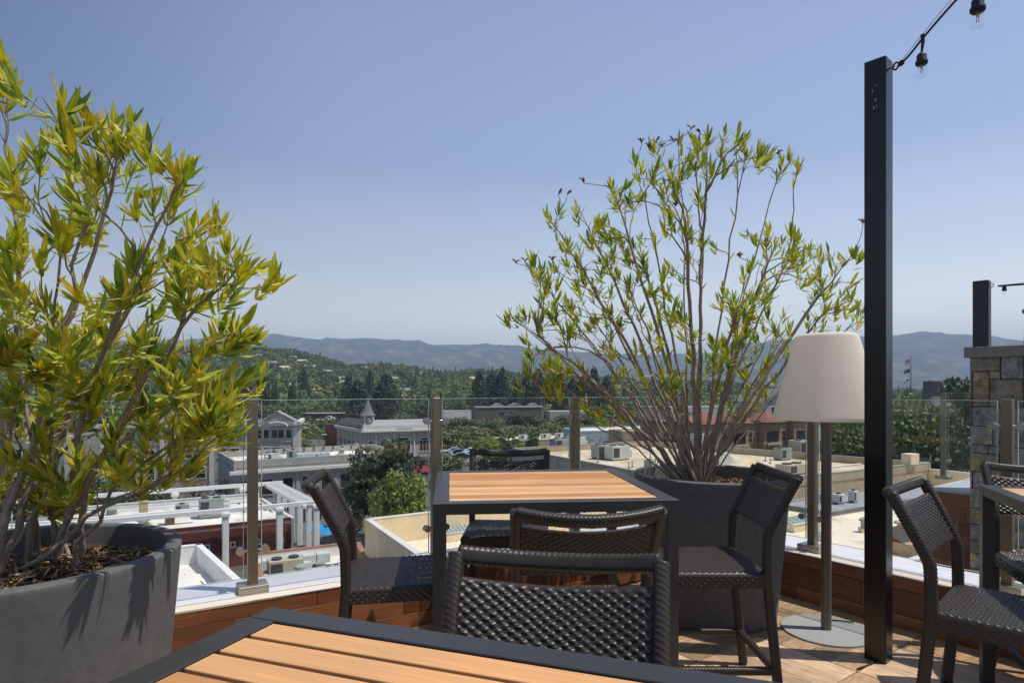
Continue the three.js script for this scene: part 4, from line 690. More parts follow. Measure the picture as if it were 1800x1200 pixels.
// --- cream-roofed building right below the terrace
{
  const u = [.85, .527], v = [.47, -.883], c = [-9.6, 40.8];
  const at = (a, b) => [c[0] + u[0] * a + v[0] * b, c[1] + u[1] * a + v[1] * b];
  building('cream_building', 'cream roofed building with plain parapets just below the terrace glass', [at(0, 0), at(0, 24), at(60, 24), at(60, 0)], -7.1, { wall: mStucco.cream, roof: mStucco.roofCream, parapet: 1.75, th: .32, coping: mStucco.gutterWhite, copingH: .06 });
  const Y = -8.83;
  const sky = (label, x, d, w, l) => { const p = [x, d], t = thing('skylight', label, 'skylight', [p[0], Y, -p[1]], Math.atan2(u[1], u[0]), 'roof skylights'); part('curb', box(w, .55, l, 0, .275, 0), mStucco.cream, t); const gl = new THREE.MeshPhysicalMaterial({ color: lin(.22, .3, .28), roughness: .12 }); for (const s of [-1, 1]) { const g = new THREE.BoxGeometry(w * .98, .04, l * .54); g.rotateX(s * .3); g.translate(0, .62 + .0, s * l * .255); part('glazing', g, gl, t); } for (let i = 0; i <= 6; i++) for (const s of [-1, 1]) { const g = new THREE.BoxGeometry(.05, .05, l * .55); g.rotateX(s * .3); g.translate(-w * .49 + w * .98 * i / 6, .65, s * l * .255); part('glazing_bar', g, mStucco.gutterWhite, t); } };
  sky('long green glass skylight on the cream roof right of the planter', 21.2, 46.4, 3.8, 2.0); sky('small pyramid skylight on the cream roof under the middle table', -4.0, 43.0, 1.9, 1.7); sky('wide skylight seen under the far side of the middle table', 3.2, 46, 2.8, 1.8);
  { const p = [20.3, 41.2]; vent('white capped vent left of the black pole on the cream roof', p[0], Y, p[1], .28, .5, 0); } { const p = [27.9, 44.6]; vent('pale round vent right of the black pole', p[0], Y, p[1], .38, .35, 2); } { const p = [25.2, 44.8]; vent('grey stub vent near the black pole', p[0], Y, p[1], .2, .5, 1); }
  for (let i = 0; i < 4; i++) { const p = at(4.6 + i * .95, 5.6), t = thing('roof_drain', `flat tan drain cover on the cream roof, ${['first', 'second', 'third', 'fourth'][i]} from the left`, 'drain', [p[0], Y, -p[1]], .55, 'drain covers'); part('cover', cyl(.3, .34, .06, 0, .03, 0, 14), mStucco.tan, t); }
  // lower grey roof strip in front of the tan wall
  const s = (a, b) => { const q = at(a, b); return q; };
  building('grey_annex', 'low grey roofed annex in front of the tan wall', [[22.5, 54], [25.6, 50.2], [44, 61], [41, 64.8]], -8.4, { y0: -8.8, wall: mStucco.grey, roof: mStucco.roofGrey, parapet: .1 });
  { const p = [28.2, 54]; hvac('small pale duct unit on the grey annex roof', p[0], -8.5, p[1], .9, .7, .7, .55, 0); } { const p = [26.6, 54.4]; hvac('dark box unit on the grey annex roof', p[0], -8.5, p[1], 1, .8, .8, .55, 1); } { const p = [29.8, 54.6]; hvac('narrow white unit near the black pole', p[0], -8.5, p[1], .6, .9, .6, .55, 0); }
  // brown tiled roof by the right stool
  const tr0 = thing('tiled_roof', 'small sloping brown tile roof beside the right stool', 'roof', [25.2, -8.8, -39.2], .55);
  const tileG = rbox(.3, .05, .5, .015); for (let i = 0; i < 9; i++) for (let j = 0; j < 7; j++) { const m = part('roof_tile', tileG, mStucco[(i * 3 + j) % 4 ? 'dark' : 'timber'], tr0, [-1.4 + i * .32, .25 + j * .16, 1.3 - j * .4], [.38, 0, 0]); }
  part('roof_body', (() => { const g = new THREE.BoxGeometry(3.1, .9, 3); g.translate(0, .3, 0); return g; })(), mStucco.tan, tr0);
}
// --- big flat-roofed block with tan walls
{
  const u = [.87, .493], N = [16.4, 50.6], Wc = [0, 83];
  const R = [44.6, 66.6], F = [20.4, 94.6];
  const b = building('flat_roof_block', 'huge flat roofed block with tan walls behind the right planter', [N, R, F, Wc], -6.45, { wall: mStucco.tan, roof: mStucco.roofTan, parapet: .75, th: .35, coping: mStucco.roofGrey, copingH: .06 });
  for (let i = 0; i < 13; i++) part('parapet_panel', b.slab(b.edges[3], 1 + i * 2.75, 3.6 + i * 2.75, -9.2, -6.7, .06, .05), mStucco.beige, b.t);
  const px = (x, y) => { const d = 8.57 * 1100 / (y - 684); return [(x - 900) / 1100 * d, d]; };
  [[985, 791, 2.6, 1.5, 1.6, 1, 'grey-green unit beside the fourth post'], [1012, 790, 2.4, 1.7, 1.6, 0, 'pale unit just right of the fourth post'], [1058, 806, 2.2, 1.6, 1.5, 1, 'dark grille unit left of the shrub stems'], [1085, 808, 2.6, 1.6, 1.6, 0, 'pale unit touching the shrub stems on the left'], [1142, 823, .9, .8, .8, 1, 'tiny grey unit above the right planter rim'], [1226, 785, 2.6, 1.8, 2, 0, 'far pale unit seen between the stems'], [1258, 820, 3, 1.4, 1.6, 0, 'light green unit behind the stems above the planter'], [1376, 808, 1.8, 1.3, 1.3, 1, 'small unit left of the lamp stem'], [1410, 801, 3, 1.9, 1.8, 2, 'large dark unit left of the lamp stem'], [1392, 833, 2.9, .9, 1.7, 2, 'low flat unit near the tan wall edge']].forEach(a => { const [x, d] = px(a[0], a[1]); hvac(a[6], x, -7.2, d, a[2], a[3], a[4], .52, a[5]); });
  const r = rng(66);
  for (let i = 0; i < 26; i++) { const x0 = 5 + r() * 45, d0 = 62 + r() * 38; if (d0 < 52 + (x0 - 16) * .56 + 4 || d0 > 80 + x0 * .5 || d0 > 92 - (x0 - 20) * 1.15 || x0 < 14 - (d0 - 55) * .5) continue; const t = thing('roof_pipe', 'short thin vent pipe standing on the big tan flat roof', 'pipe', [x0, -7.2, -d0], 0, 'vent pipes on the tan roof'); part('pipe', cyl(.06, .06, .7, 0, .35, 0, 8), mStucco.grey, t); part('flashing', cyl(.1, .22, .1, 0, .05, 0, 10), mStucco.dark, t); }
  const c = thing('parapet_block', 'small square cream block on the tan wall corner right of the pole', 'block', [R[0] - 3.2, -6.4, -R[1] + 1.6], .5); part('block', rbox(1.5, 1.1, 1, .03, 0, .55, 0), mStucco.cream, c);
}
// --- low roofs at the lower left: white recess and coping roof with ducts
{
  building('white_roof_building', 'low building with a lumpy white roof beside the left planter', [[-15.4, 36], [-22.5, 45.2], [-36, 37.5], [-29, 28]], -9.8, { wall: mStucco.white, roof: mStucco.roofWhite, parapet: 1.3, th: .35, coping: mStucco.white, copingH: .06 });
  const g = surf(30, 24, (a, b) => V(-.5 + a, 0, -.5 + b)); const p = g.attributes.position; for (let i = 0; i < p.count; i++) { const a = p.getX(i), b = p.getZ(i), e = Math.max(0, 1 - Math.pow(Math.max(Math.abs(a), Math.abs(b)) * 2, 4)); p.setXYZ(i, a * 8, e * (.45 + .12 * n2(a * 9, b * 7)), b * 6); } g.computeVertexNormals();
  const cov = solo('roof_membrane', g, mStucco.roofWhite, 'rumpled white roof membrane mound right of the left planter', 'roof cover'); cov.position.set(-22.6, -11.08, -37.6); cov.rotation.y = .55;
  for (let i = 0; i < 3; i++) { const t = thing('roof_hose', `dark hose on the white roof, ${['left', 'middle', 'right'][i]} of three`, 'hose', [-19.2 + i * .35, -11.02, -38.4 + i * .1], 0, 'hoses on the white roof'); part('hose', tube([V(0, .06, 0), V(-1.2, .06, -1.6), V(-2.6, .06, -3.2)], [.05, .05, .05], 6), mRubber, t); }
  const f = [[-14.3, 35.4], [-8.6, 38.6], [-10.9, 44.6], [-17.2, 41.2]];
  building('coping_roof_building', 'low white roof edged with terracotta coping below the left post', f, -9.5, { wall: mStucco.brown, roof: mStucco.roofWhite, parapet: .7, th: .3, coping: mStucco.terracotta, copingH: .1, walls: { 2: mStucco.white, 3: mStucco.brown } });
  hvac('large beige rooftop unit with ducts right of the left post', -14.0, -10.2, 38.6, 2.0, 1.0, 1.1, .5, 2);
  const t = thing('roof_duct', 'long white jointed air duct behind the beige rooftop unit', 'duct', [-14.4, -10.2, -40.1], .5); for (let i = 0; i < 5; i++) part('duct_section', rbox(.86, .62, .7, .04, -1.4 + i * .9, .55, 0), mHvac[0], t); part('duct_bend', rbox(.6, .9, .8, .05, -1.9, .45, .3), mHvac[0], t); for (const x of [-1.3, .2, 1.7]) part('stand', box(.08, .24, .6, x, .12, 0), mGrille, t);
}
// --- white pergola building with dark red wall
{
  const u = [.866, .5], v = [-.56, .828], c = [-21.1, 68], at = (a, b) => [c[0] - u[0] * a + v[0] * b, c[1] - u[1] * a + v[1] * b];
  building('pergola_building', 'single storey white roofed building with a dark red wall under the pergola', [at(24, 1.2), at(2.2, 1.2), at(2.2, 16), at(24, 16)], -12.5, { wall: mStucco.red, walls: { 2: mStucco.white, 3: mStucco.white, 1: mStucco.white }, roof: mStucco.roofWhite, parapet: .35, th: .3, windows: { 0: [{ y0: -14.9, y1: -14.5, at: seq(8.5, 20.5, 6), w: .3 }] } });
  const t = thing('white_pergola', 'long white pergola of columns and beams around the red-walled roof', 'pergola', [0, 0, 0]);
  const beam = (p, q, y, w, h, n) => { const L = Math.hypot(q[0] - p[0], q[1] - p[1]), g = new THREE.BoxGeometry(L, h, w); g.rotateY(Math.atan2(q[1] - p[1], q[0] - p[0])); g.translate((p[0] + q[0]) / 2, y, -(p[1] + q[1]) / 2); part(n, g, mStucco.white, t); };
  beam(at(30, 0), at(-.5, 0), -10.9, .45, .42, 'beam'); beam(at(30, 17), at(-.5, 17), -10.9, .4, .45, 'beam'); beam(at(0, -.4), at(0, 17.4), -11.2, .35, .35, 'beam'); beam(at(1.5, -.4), at(1.5, 17.4), -11.2, .35, .35, 'beam'); beam(at(30, 5.2), at(11, 5.2), -11.5, .5, .35, 'beam');
  for (let i = 0; i < 24; i++) beam(at(-.3, .6 + i * .7), at(1.8, .6 + i * .7), -10.92, .1, .16, 'rafter');
  const col = (p, y0, y1) => { part('column', [rboxAt(p, .62, y0, y1)], mStucco.white, t); part('capital', [rboxAt(p, .86, y1 - .5, y1 - .12)], mStucco.white, t); };
  function rboxAt(p, w, a, b) { const g = rbox(w, b - a, w, .05, 0, (a + b) / 2, 0); g.rotateY(.52); g.translate(p[0], 0, -p[1]); return g; }
  for (const a of [.2, 4, 9.2]) col(at(a, 0), GY, -11.0); for (const a of [12, 21]) col(at(a, 17), -12.6, -11.1); for (const a of [4.4, 28]) col(at(a, 17), -12.6, -11.1); for (const b of [3.6, 7.2, 10.8, 14.4, 17]) col(at(0, b), GY, -11.2);
  { const g = building('pergola_back_wall', 'white parapet wall under the rear pergola beam', [at(26, 16.2), at(2.6, 16.2), at(2.6, 16.6), at(26, 16.6)], -11.9, { wall: mStucco.white, roof: mStucco.white, parapet: .02, th: .1 }); }
  const Y = -12.85;
  const put = (a, b) => at(a, b); let p;
  p = put(9.4, 7.6); hvac('grey box unit on the white pergola roof', p[0], Y, p[1], 2.4, 2.0, 1.6, .52, 1); p = put(8.2, 12); hvac('silver fan unit on the white pergola roof', p[0], Y, p[1], 1.8, 1.6, 1.4, .52, 0); p = put(12, 10); hvac('small dark unit on the white pergola roof', p[0], Y, p[1], 1.3, 1.2, 1, .52, 1);
  p = put(20.5, 13); vent('domed vent on the white pergola roof, left one', p[0], Y, p[1], .55, .5, 0); p = put(18.6, 13.2); vent('drum vent on the white pergola roof, right one', p[0], Y, p[1], .5, .6, 1); p = put(16, 6); vent('round vent in the middle of the pergola roof', p[0], Y, p[1], .45, .3, 0);
  [[23, 13.6], [15.5, 13.8], [13.6, 5.8], [20, 4.4]].forEach(([a, b], i) => { const q = put(a, b), k = thing('roof_chimney', `square tan chimney on the pergola roof, ${['far left', 'far right', 'near right', 'near left'][i]}`, 'chimney', [q[0], Y, -q[1]], .52, 'tan chimneys'); part('stack', rbox(.9, 1.3, .9, .03, 0, .65, 0), mStucco[i < 2 ? 'tan' : 'brown'], k); part('cap', rbox(1.05, .12, 1.05, .02, 0, 1.36, 0), mStucco.tan, k); });
  const um = thing('blue_umbrella', 'bright blue patio umbrella beside the pergola corner', 'umbrella', [-20.4, GY, -70.6]); const cone = new THREE.ConeGeometry(1.5, .7, 8); cone.translate(0, 2.7, 0); part('canopy', cone, std(.02, .28, .62, .7), um); part('pole', cyl(.04, .04, 2.4, 0, 1.2, 0, 8), mSteel, um);
  const u2 = thing('blue_umbrella', 'second blue umbrella half hidden by the pergola corner column', 'umbrella', [-22.6, GY, -72.3]); part('canopy', cone, std(.02, .25, .58, .7), u2); part('pole', cyl(.04, .04, 2.4, 0, 1.2, 0, 8), mSteel, u2);
}
// --- grey stone building with white roof
{
  const c = [-36.3, 81.6], u = [.843, .538], v = [-.538, .843], at = (a, b) => [c[0] + u[0] * a + v[0] * b, c[1] + u[1] * a + v[1] * b];
  const b = building('stone_building', 'two storey grey stone building with a flat white roof', [at(0, 0), at(24, 0), at(24, 15), at(0, 15)], -8.0, { wall: mStucco.stone, walls: { 3: mStucco.grey }, roof: mStucco.roofWhite, parapet: .9, th: .35,
    bands: { 0: [[-9.75, -9.35, .55, mStucco.gutterWhite], [-10.05, -9.75, .3, mStucco.stone], [-13.9, -13.6, .15, mStucco.stone]] }, windows: { 0: [{ y0: -12.7, y1: -10.7, at: seq(1.5, 22.6, 9), w: 1.35, frame: mStucco.beige }, { y0: -16.6, y1: -14.2, at: seq(2.6, 21.4, 6), w: 2.2, frame: mStucco.dark, split: 2 }] } });
  for (const s of seq(.3, 23.7, 10)) part('pilaster', b.slab(b.edges[0], s - .22, s + .22, -13.6, -10.05, .1, .12), mStucco.stone, b.t);
  for (const s of seq(.4, 23.6, 48)) part('dentil', b.slab(b.edges[0], s - .1, s + .1, -9.95, -9.77, .42, .3), mStucco.gutterWhite, b.t);
  let p = at(5.5, 4); hvac('pale rooftop unit on the stone building, left', p[0], -8.9, p[1], 1.8, 1.2, 1.4, .57, 0); p = at(8.6, 5); hvac('dark rooftop unit on the stone building', p[0], -8.9, p[1], 1.4, 1.4, 1.2, .57, 1); p = at(11, 3.4);
  const t = thing('roof_screen', 'long blue-grey equipment box on the white roof of the stone building', 'equipment', [p[0], -8.9, -p[1]], .57); part('casing', rbox(4.6, 1.0, 1.5, .04, 0, .6, 0), mStucco.blue, t); for (const x of [-1.5, 0, 1.5]) part('rib', box(.08, 1.02, 1.54, x, .6, 0), mStucco.white, t);
  p = at(17, 9); vent('grey mushroom vent on the stone building roof', p[0], -8.9, p[1], .4, .5, 1); p = at(3.2, 8); vent('white vent on the stone building roof', p[0], -8.9, p[1], .3, .7, 0);
  for (let i = 0; i < 10; i++) part('parapet_bracket', box(.16, .5, .3, ...(() => { const q = at(8 + i * 1.55, 14.5); return [q[0], -8.25, -q[1]]; })(), .57), mStucco.dark, b.t);
}
// conduits and small clutter on the white roofs
{
  const lines = [[[-33, 87], [-20, 95.5], -8.82, 'stone building'], [[-36, 90], [-30, 93.6], -8.82, 'stone building'], [[-28, 74], [-36, 69.4], -12.8, 'pergola building'], [[-33, 80], [-27.5, 72], -12.8, 'pergola building'], [[-40, 74], [-33, 78], -12.8, 'pergola building'], [[-12.2, 40.6], [-10.4, 41.6], -10.15, 'coping roof']];
  lines.forEach(([p, q, y, n], i) => { const t = thing('roof_conduit', `grey conduit line ${['along the far side', 'near the left end', 'across the near edge', 'running front to back', 'near the tan chimneys', 'behind the ducts'][i]} of the ${n}`, 'conduit', [0, 0, 0], 0, 'roof conduits'); part('pipe', tube([V(p[0], y + .12, -p[1]), V((p[0] + q[0]) / 2, y + .12, -(p[1] + q[1]) / 2), V(q[0], y + .12, -q[1])], [.05, .05, .05], 6), mStucco.grey, t); for (let k = 0; k < 4; k++) { const f = (k + .5) / 4; part('pipe_block', box(.3, .1, .16, p[0] + (q[0] - p[0]) * f, y + .05, -(p[1] + (q[1] - p[1]) * f)), mStucco.timber, t); } });
  const r = rng(88); [[-31.5, 76, -12.8], [-26, 71.5, -12.8], [-37, 77.5, -12.8], [-29, 81, -12.8], [-28, 90, -8.85], [-23, 92.6, -8.85], [-34, 86.6, -8.85], [-12.6, 37.2, -10.15]].forEach(([x, d, y], i) => vent(`small roof vent ${['in the middle of the pergola roof', 'at the right of the pergola roof', 'at the back of the pergola roof', 'by the rear pergola beam', 'on the stone building, centre', 'on the stone building, right', 'on the stone building, left', 'near the terracotta coping'][i]}`, x, y, d, .14 + r() * .12, .3 + r() * .5, i % 3));
}
// --- beige three storey building with a pediment
{
  const c = [-66, 100], u = [.962, .272], v = [-.272, .962], at = (a, b) => [c[0] + u[0] * a + v[0] * b, c[1] + u[1] * a + v[1] * b];
  const W3 = []; for (const s of [5, 10.6, 16.2]) W3.push(s); const cols = [3.4, 5, 6.6, 9.2, 11, 12.8, 15.2, 17, 18.8, 21.4, 23];
  const rows = [[-7.0, -5.55], [-10.0, -8.6], [-13.4, -11.6]];
  const b = building('beige_building', 'three storey beige building with a wide cornice and a pediment', [at(0, 0), at(30, 0), at(30, 14), at(0, 14)], -4.3, { wall: mStucco.beige, roof: mStucco.roofGrey, parapet: .35, bands: { 0: [[-4.8, -4.2, .6, mStucco.gutterWhite], [-5.1, -4.8, .35, mStucco.beige], [-7.7, -7.45, .1, mStucco.beige]], 1: [[-4.8, -4.2, .6, mStucco.gutterWhite]] },
    windows: { 0: rows.map(([a, q]) => ({ y0: a, y1: q, at: [4.4, 7.2, 10.4, 12.6, 14.8, 18, 20, 23.6], w: 1.35, sash: true })).concat(rows.map(([a, q]) => ({ y0: a, y1: q, at: [26.8], w: 2.0, split: 2 })), rows.map(([a, q]) => ({ y0: a, y1: q, at: [25, 28.6], w: .85 }))) } });
  for (const s of [.4, 2.4, 9, 16.4, 22, 29.6]) part('pilaster', b.slab(b.edges[0], s - .3, s + .3, GY, -5.1, .2, .22), mStucco.gutterWhite, b.t);
  const ped = new THREE.Shape(); ped.moveTo(-2.6, 0); ped.lineTo(2.6, 0); ped.lineTo(0, 1.5); ped.closePath(); const pg = new THREE.ExtrudeGeometry(ped, { depth: 3.4, bevelEnabled: false }); pg.rotateY(Math.atan2(u[1], u[0])); const pp = b.P(b.edges[0], 26.8, -2.8, -4.15); pg.translate(pp.x, pp.y, pp.z); part('pediment', pg, mStucco.beige, b.t);
  for (const s of [-1, 1]) { const g = new THREE.BoxGeometry(3.3, .2, 3.8); g.rotateZ(-s * .524); g.translate(s * 1.4, .92, 1.7); g.rotateY(Math.atan2(u[1], u[0])); g.translate(pp.x, pp.y, pp.z); part('pediment_roof', g, mStucco.roofGrey, b.t); }
  const arch = new THREE.TorusGeometry(1.55, .14, 8, 20, Math.PI); arch.scale(1, .5, 1); arch.rotateY(Math.atan2(u[1], u[0])); const ap = b.P(b.edges[0], 26.8, .66, -5.0); arch.translate(ap.x, ap.y, ap.z); part('arch_moulding', arch, mStucco.gutterWhite, b.t);
  const p = at(8, 6); building('roof_penthouse', 'plain grey plant room on top of the beige building', [at(2, 4), at(17, 4), at(17, 11), at(2, 11)], -2.6, { y0: -4.6, wall: mStucco.beige, roof: mStucco.roofGrey, parapet: .1 });
  building('left_building', 'grey building behind the left shrub', [[-92, 88], [-68, 95], [-72, 108], [-96, 101]], -6, { wall: mStucco.grey, roof: mStucco.roofGrey, parapet: .4, windows: { 0: [{ y0: -9.4, y1: -7.6, at: seq(3, 22, 7), w: 1.3 }, { y0: -13.4, y1: -11.4, at: seq(3, 22, 7), w: 1.3 }] } });
}
// --- opera house with the clock turret
{
  const c = [-29.8, 126], u = [.905, .425], v = [-.53, .848], at = (a, b) => [c[0] + u[0] * a + v[0] * b, c[1] + u[1] * a + v[1] * b];
  const b = building('clock_building', 'pale two storey corner building with arched windows and a clock turret', [at(0, 0), at(15, 0), at(15, 18), at(0, 18)], -6.1, { wall: mStucco.beige, roof: mStucco.dark, parapet: .3, bands: { 0: [[-7.0, -6.0, .3, mStucco.gutterWhite], [-7.3, -7.0, .75, mStucco.gutterWhite], [-10.0, -9.75, .06, mStucco.dark], [-13.2, -12.6, .9, mStucco.slate]], 3: [[-7.3, -6.7, .7, mStucco.gutterWhite], [-10.0, -9.75, .06, mStucco.dark]] },
    windows: { 0: [{ y0: -11.6, y1: -9.3, at: [1.3], w: .9, arch: true }, { y0: -11.6, y1: -9.3, at: [4.2], w: 1.7, arch: true, split: 2 }, { y0: -11.6, y1: -9.3, at: [8.2], w: 2.6, arch: true, split: 3 }, { y0: -11.6, y1: -9.3, at: [12.6], w: 2.1, arch: true, split: 3 }, { y0: -16.4, y1: -13.8, at: [3, 7.4, 11.8], w: 3.2, split: 3, frame: mStucco.dark }], 3: [{ y0: -11.6, y1: -9.3, at: [2.5, 5.5, 8.5, 11.5, 14.5], w: 1.1, arch: true, split: 2 }] } });
  for (const s of seq(.3, 14.7, 26)) part('bracket', b.slab(b.edges[0], s - .09, s + .09, -7.75, -7.3, .55, .5), mStucco.gutterWhite, b.t);
  for (const s of [2.4, 6.2, 10.4, 14.6]) part('pilaster', b.slab(b.edges[0], s - .14, s + .14, -12.6, -7.3, .14, .16), mStucco.gutterWhite, b.t);
  for (const s of [1, 4, 7, 10, 13, 16]) part('pilaster', b.slab(b.edges[3], s - .14, s + .14, -12.6, -7.3, .14, .16), mStucco.gutterWhite, b.t);
  const gab = new THREE.CylinderGeometry(1.7, 1.7, .7, 20, 1, false, 0, Math.PI); gab.rotateX(-Math.PI / 2); gab.rotateZ(-Math.PI / 2); gab.scale(1, .75, 1); gab.rotateY(Math.atan2(u[1], u[0]) ); const gp = b.P(b.edges[0], 8.2, .1, -6.7); gab.translate(gp.x, gp.y, gp.z); part('arched_gable', gab, mStucco.beige, b.t);
  for (const [i, len] of [[0, 15], [3, 18]]) { const e = b.edges[i], g = new THREE.BoxGeometry(len, .1, 2.4); g.rotateX(.5); g.rotateY(e.turn); const q = b.P(e, len / 2, -.9, -5.55); g.translate(q.x, q.y, q.z); part('mansard_slope', g, i ? mStucco.dark : mStucco.roofGrey, b.t); }
  const tp = at(1.0, 1.0), TT = part('turret', [rbox(2.1, 3.0, 2.1, .05, tp[0], -5.4, -tp[1], .55)], mStucco.gutterWhite, b.t);
  const roof = new THREE.LatheGeometry([[1.7, 0], [1.35, .3], [1.0, .95], [.7, 1.75], [.42, 2.5], [.28, 3.0], [.24, 3.2], [0, 3.25]].map(q => new THREE.Vector2(...q)), 8); roof.translate(tp[0], -3.9, -tp[1]); part('turret_roof', roof, mStucco.slate, TT);
  part('finial', [cyl(.36, .36, .12, tp[0], -.52, -tp[1], 10), cyl(.12, .2, .3, tp[0], -.66, -tp[1], 8)], mStucco.slate, TT);
  for (const [e, ox] of [[b.edges[0], 1.0], [b.edges[3], 17.0]]) { const f = new THREE.CylinderGeometry(.62, .62, .08, 24); f.rotateX(Math.PI / 2); f.rotateY(.55 + (e === b.edges[3] ? Math.PI / 2 : 0)); const o = e === b.edges[0] ? [Math.sin(.55), Math.cos(.55)] : [-Math.cos(.55), Math.sin(.55)]; f.translate(tp[0] + o[0] * 1.09, -4.85, -tp[1] + o[1] * 1.09); const F = part('clock_face', f, mStucco.gutterWhite, TT); const rg = new THREE.TorusGeometry(.62, .1, 8, 28); rg.rotateY(.55 + (e === b.edges[3] ? -Math.PI / 2 : 0)); rg.translate(tp[0] + o[0] * 1.13, -4.85, -tp[1] + o[1] * 1.13); part('clock_ring', rg, mGrille, TT); }
  const aw = thing('red_awning', 'dark red awning roof beside the middle post', 'awning', [-17.2, -14.4, -124], .43); const ag = new THREE.BoxGeometry(6, .12, 3.2); ag.rotateX(.3); part('canopy', ag, std(.22, .02, .03, .7), aw); for (const x of [-2.6, 0, 2.6]) part('post', cyl(.07, .07, 2.4, x, -1.5, 1.2, 8), mStucco.dark, aw);
  building('timber_building', 'dark brown timber clad building left of the clock turret', [[-42.5, 142], [-40, 142.6], [-41, 150], [-44.5, 150]], -6.6, { wall: mStucco.timber, roof: mStucco.dark, parapet: .2 });
}
// --- bridge over the river with a white truck
{
  const bridge = (label, x0, x1, d0, d1, y, w) => { const t = thing('bridge', label, 'bridge', [0, 0, 0], 0, 'concrete bridges'), L = Math.hypot(x1 - x0, d1 - d0), a = Math.atan2(d1 - d0, x1 - x0); const mk = (h, ww, yy, n, m) => { const g = new THREE.BoxGeometry(L, h, ww); g.rotateY(a); g.translate((x0 + x1) / 2, yy, -(d0 + d1) / 2); part(n, g, m, t); }; mk(1.2, w, y - .6, 'deck', mStucco.dark); mk(.35, w + .5, y + .1, 'edge_beam', mStucco.beige); for (let i = 0; i < 4; i++) { const k = (i + .5) / 4; part('pier', box(1.2, y - GY - 1.1, w * .8, x0 + (x1 - x0) * k, (y + GY - 1.1) / 2, -(d0 + (d1 - d0) * k)), mStucco.grey, t); } };
  bridge('far flat bridge deck left of the clock turret', -118, -84, 358, 362, -12.4, 9); bridge('near flat bridge deck behind the clock turret', -102, -58, 326, 330, -14.6, 9);
  const t = thing('pickup_truck', 'white pickup truck on the bridge left of the clock turret', 'truck', [-94, -14.3, -323]); part('body', [rbox(5, .8, 1.9, .15, 0, .75, 0), rbox(2, .8, 1.8, .2, -.2, 1.5, 0)], mStucco.gutterWhite, t); part('window', [box(1.5, .5, 1.84, -.2, 1.55, 0)], mPane, t); for (const x of [-1.6, 1.6]) for (const z of [-.85, .85]) { const g = new THREE.CylinderGeometry(.38, .38, .25, 14); g.rotateX(Math.PI / 2); g.translate(x, .38, z); part('wheel', g, mRubber, t); }
}
// --- far warehouse, houses and low sheds around the river
{
  building('long_warehouse', 'long brown brick warehouse with a pale roof edge beyond the river', [[-19, 325], [16, 335], [13, 347], [-22, 337]], -7.6, { wall: paint(104, 92, 80, 52, .14), roof: mStucco.roofWhite, parapet: .3, bands: { 0: [[-8.2, -7.5, .3, mStucco.gutterWhite]] }, windows: { 0: [{ y0: -13.2, y1: -10.2, at: [14.2, 19.6], w: 3.2, split: 3 }, { y0: -16.8, y1: -14.2, at: [6, 11, 24, 30], w: 2.4 }] } });
  building('white_shed', 'white low shed left of the long warehouse', [[-35, 318], [-21, 323], [-23, 332], [-37, 327]], -9.6, { wall: mStucco.gutterWhite, roof: mStucco.roofGrey, parapet: .1 });
  building('white_shed', 'pale low shed right of the long warehouse', [[20, 330], [46, 337], [44, 346], [18, 340]], -10.2, { wall: mStucco.beige, roof: mStucco.roofWhite, parapet: .1 });
  building('low_cream_block', 'low cream block with rooftop boxes behind the far stool', [[-1, 158], [20, 168], [15, 180], [-6, 170]], -11.6, { wall: mStucco.tan, roof: mStucco.roofCream, parapet: .3 });
  [[3, 165], [9, 169], [13, 171], [16.5, 172]].forEach(([x, d], i) => hvac(`white rooftop box on the low cream block, ${['first', 'second', 'third', 'fourth'][i]} from the left`, x, -11.9, d, 2.2, 1.2, 1.6, .44, 0));
  building('blue_grey_shed', 'long pale blue-grey flat building behind the shrub stems', [[14, 134], [32, 141], [60, 156], [56, 166], [12, 146]], -7.6, { wall: mStucco.blue, roof: mStucco.roofWhite, parapet: .3 });
  building('tan_shed', 'tan flat building joined to the blue-grey one behind the stems', [[23, 130], [36, 136], [34, 142], [21, 136]], -7.3, { wall: mStucco.tan, roof: mStucco.roofTan, parapet: .3 });
  for (const [i, x, d] of [[0, -8, 345], [1, 2, 352], [2, 12, 350]]) { const t = thing('gable_house', `grey gabled roof behind the long warehouse, ${['left', 'middle', 'right'][i]} one`, 'house', [x, GY, -d], .3, 'gabled houses behind the warehouse'); part('wall', box(9, 8.2, 8, 0, 4.1, 0), mStucco.grey, t); const s = new THREE.Shape(); s.moveTo(-5, 0); s.lineTo(5, 0); s.lineTo(0, 2.6); s.closePath(); const g = new THREE.ExtrudeGeometry(s, { depth: 8.6, bevelEnabled: false }); g.translate(0, 8.2, -4.3); part('roof', g, mStucco.slate, t); }
  const um = thing('red_umbrella', 'red umbrella in front of the long warehouse', 'umbrella', [3.2, GY, -318]); const cone = new THREE.ConeGeometry(2.2, 1.2, 8); cone.translate(0, 3, 0); part('canopy', cone, std(.4, .02, .02, .7), um); part('pole', cyl(.06, .06, 2.6, 0, 1.3, 0, 8), mSteel, um);
}
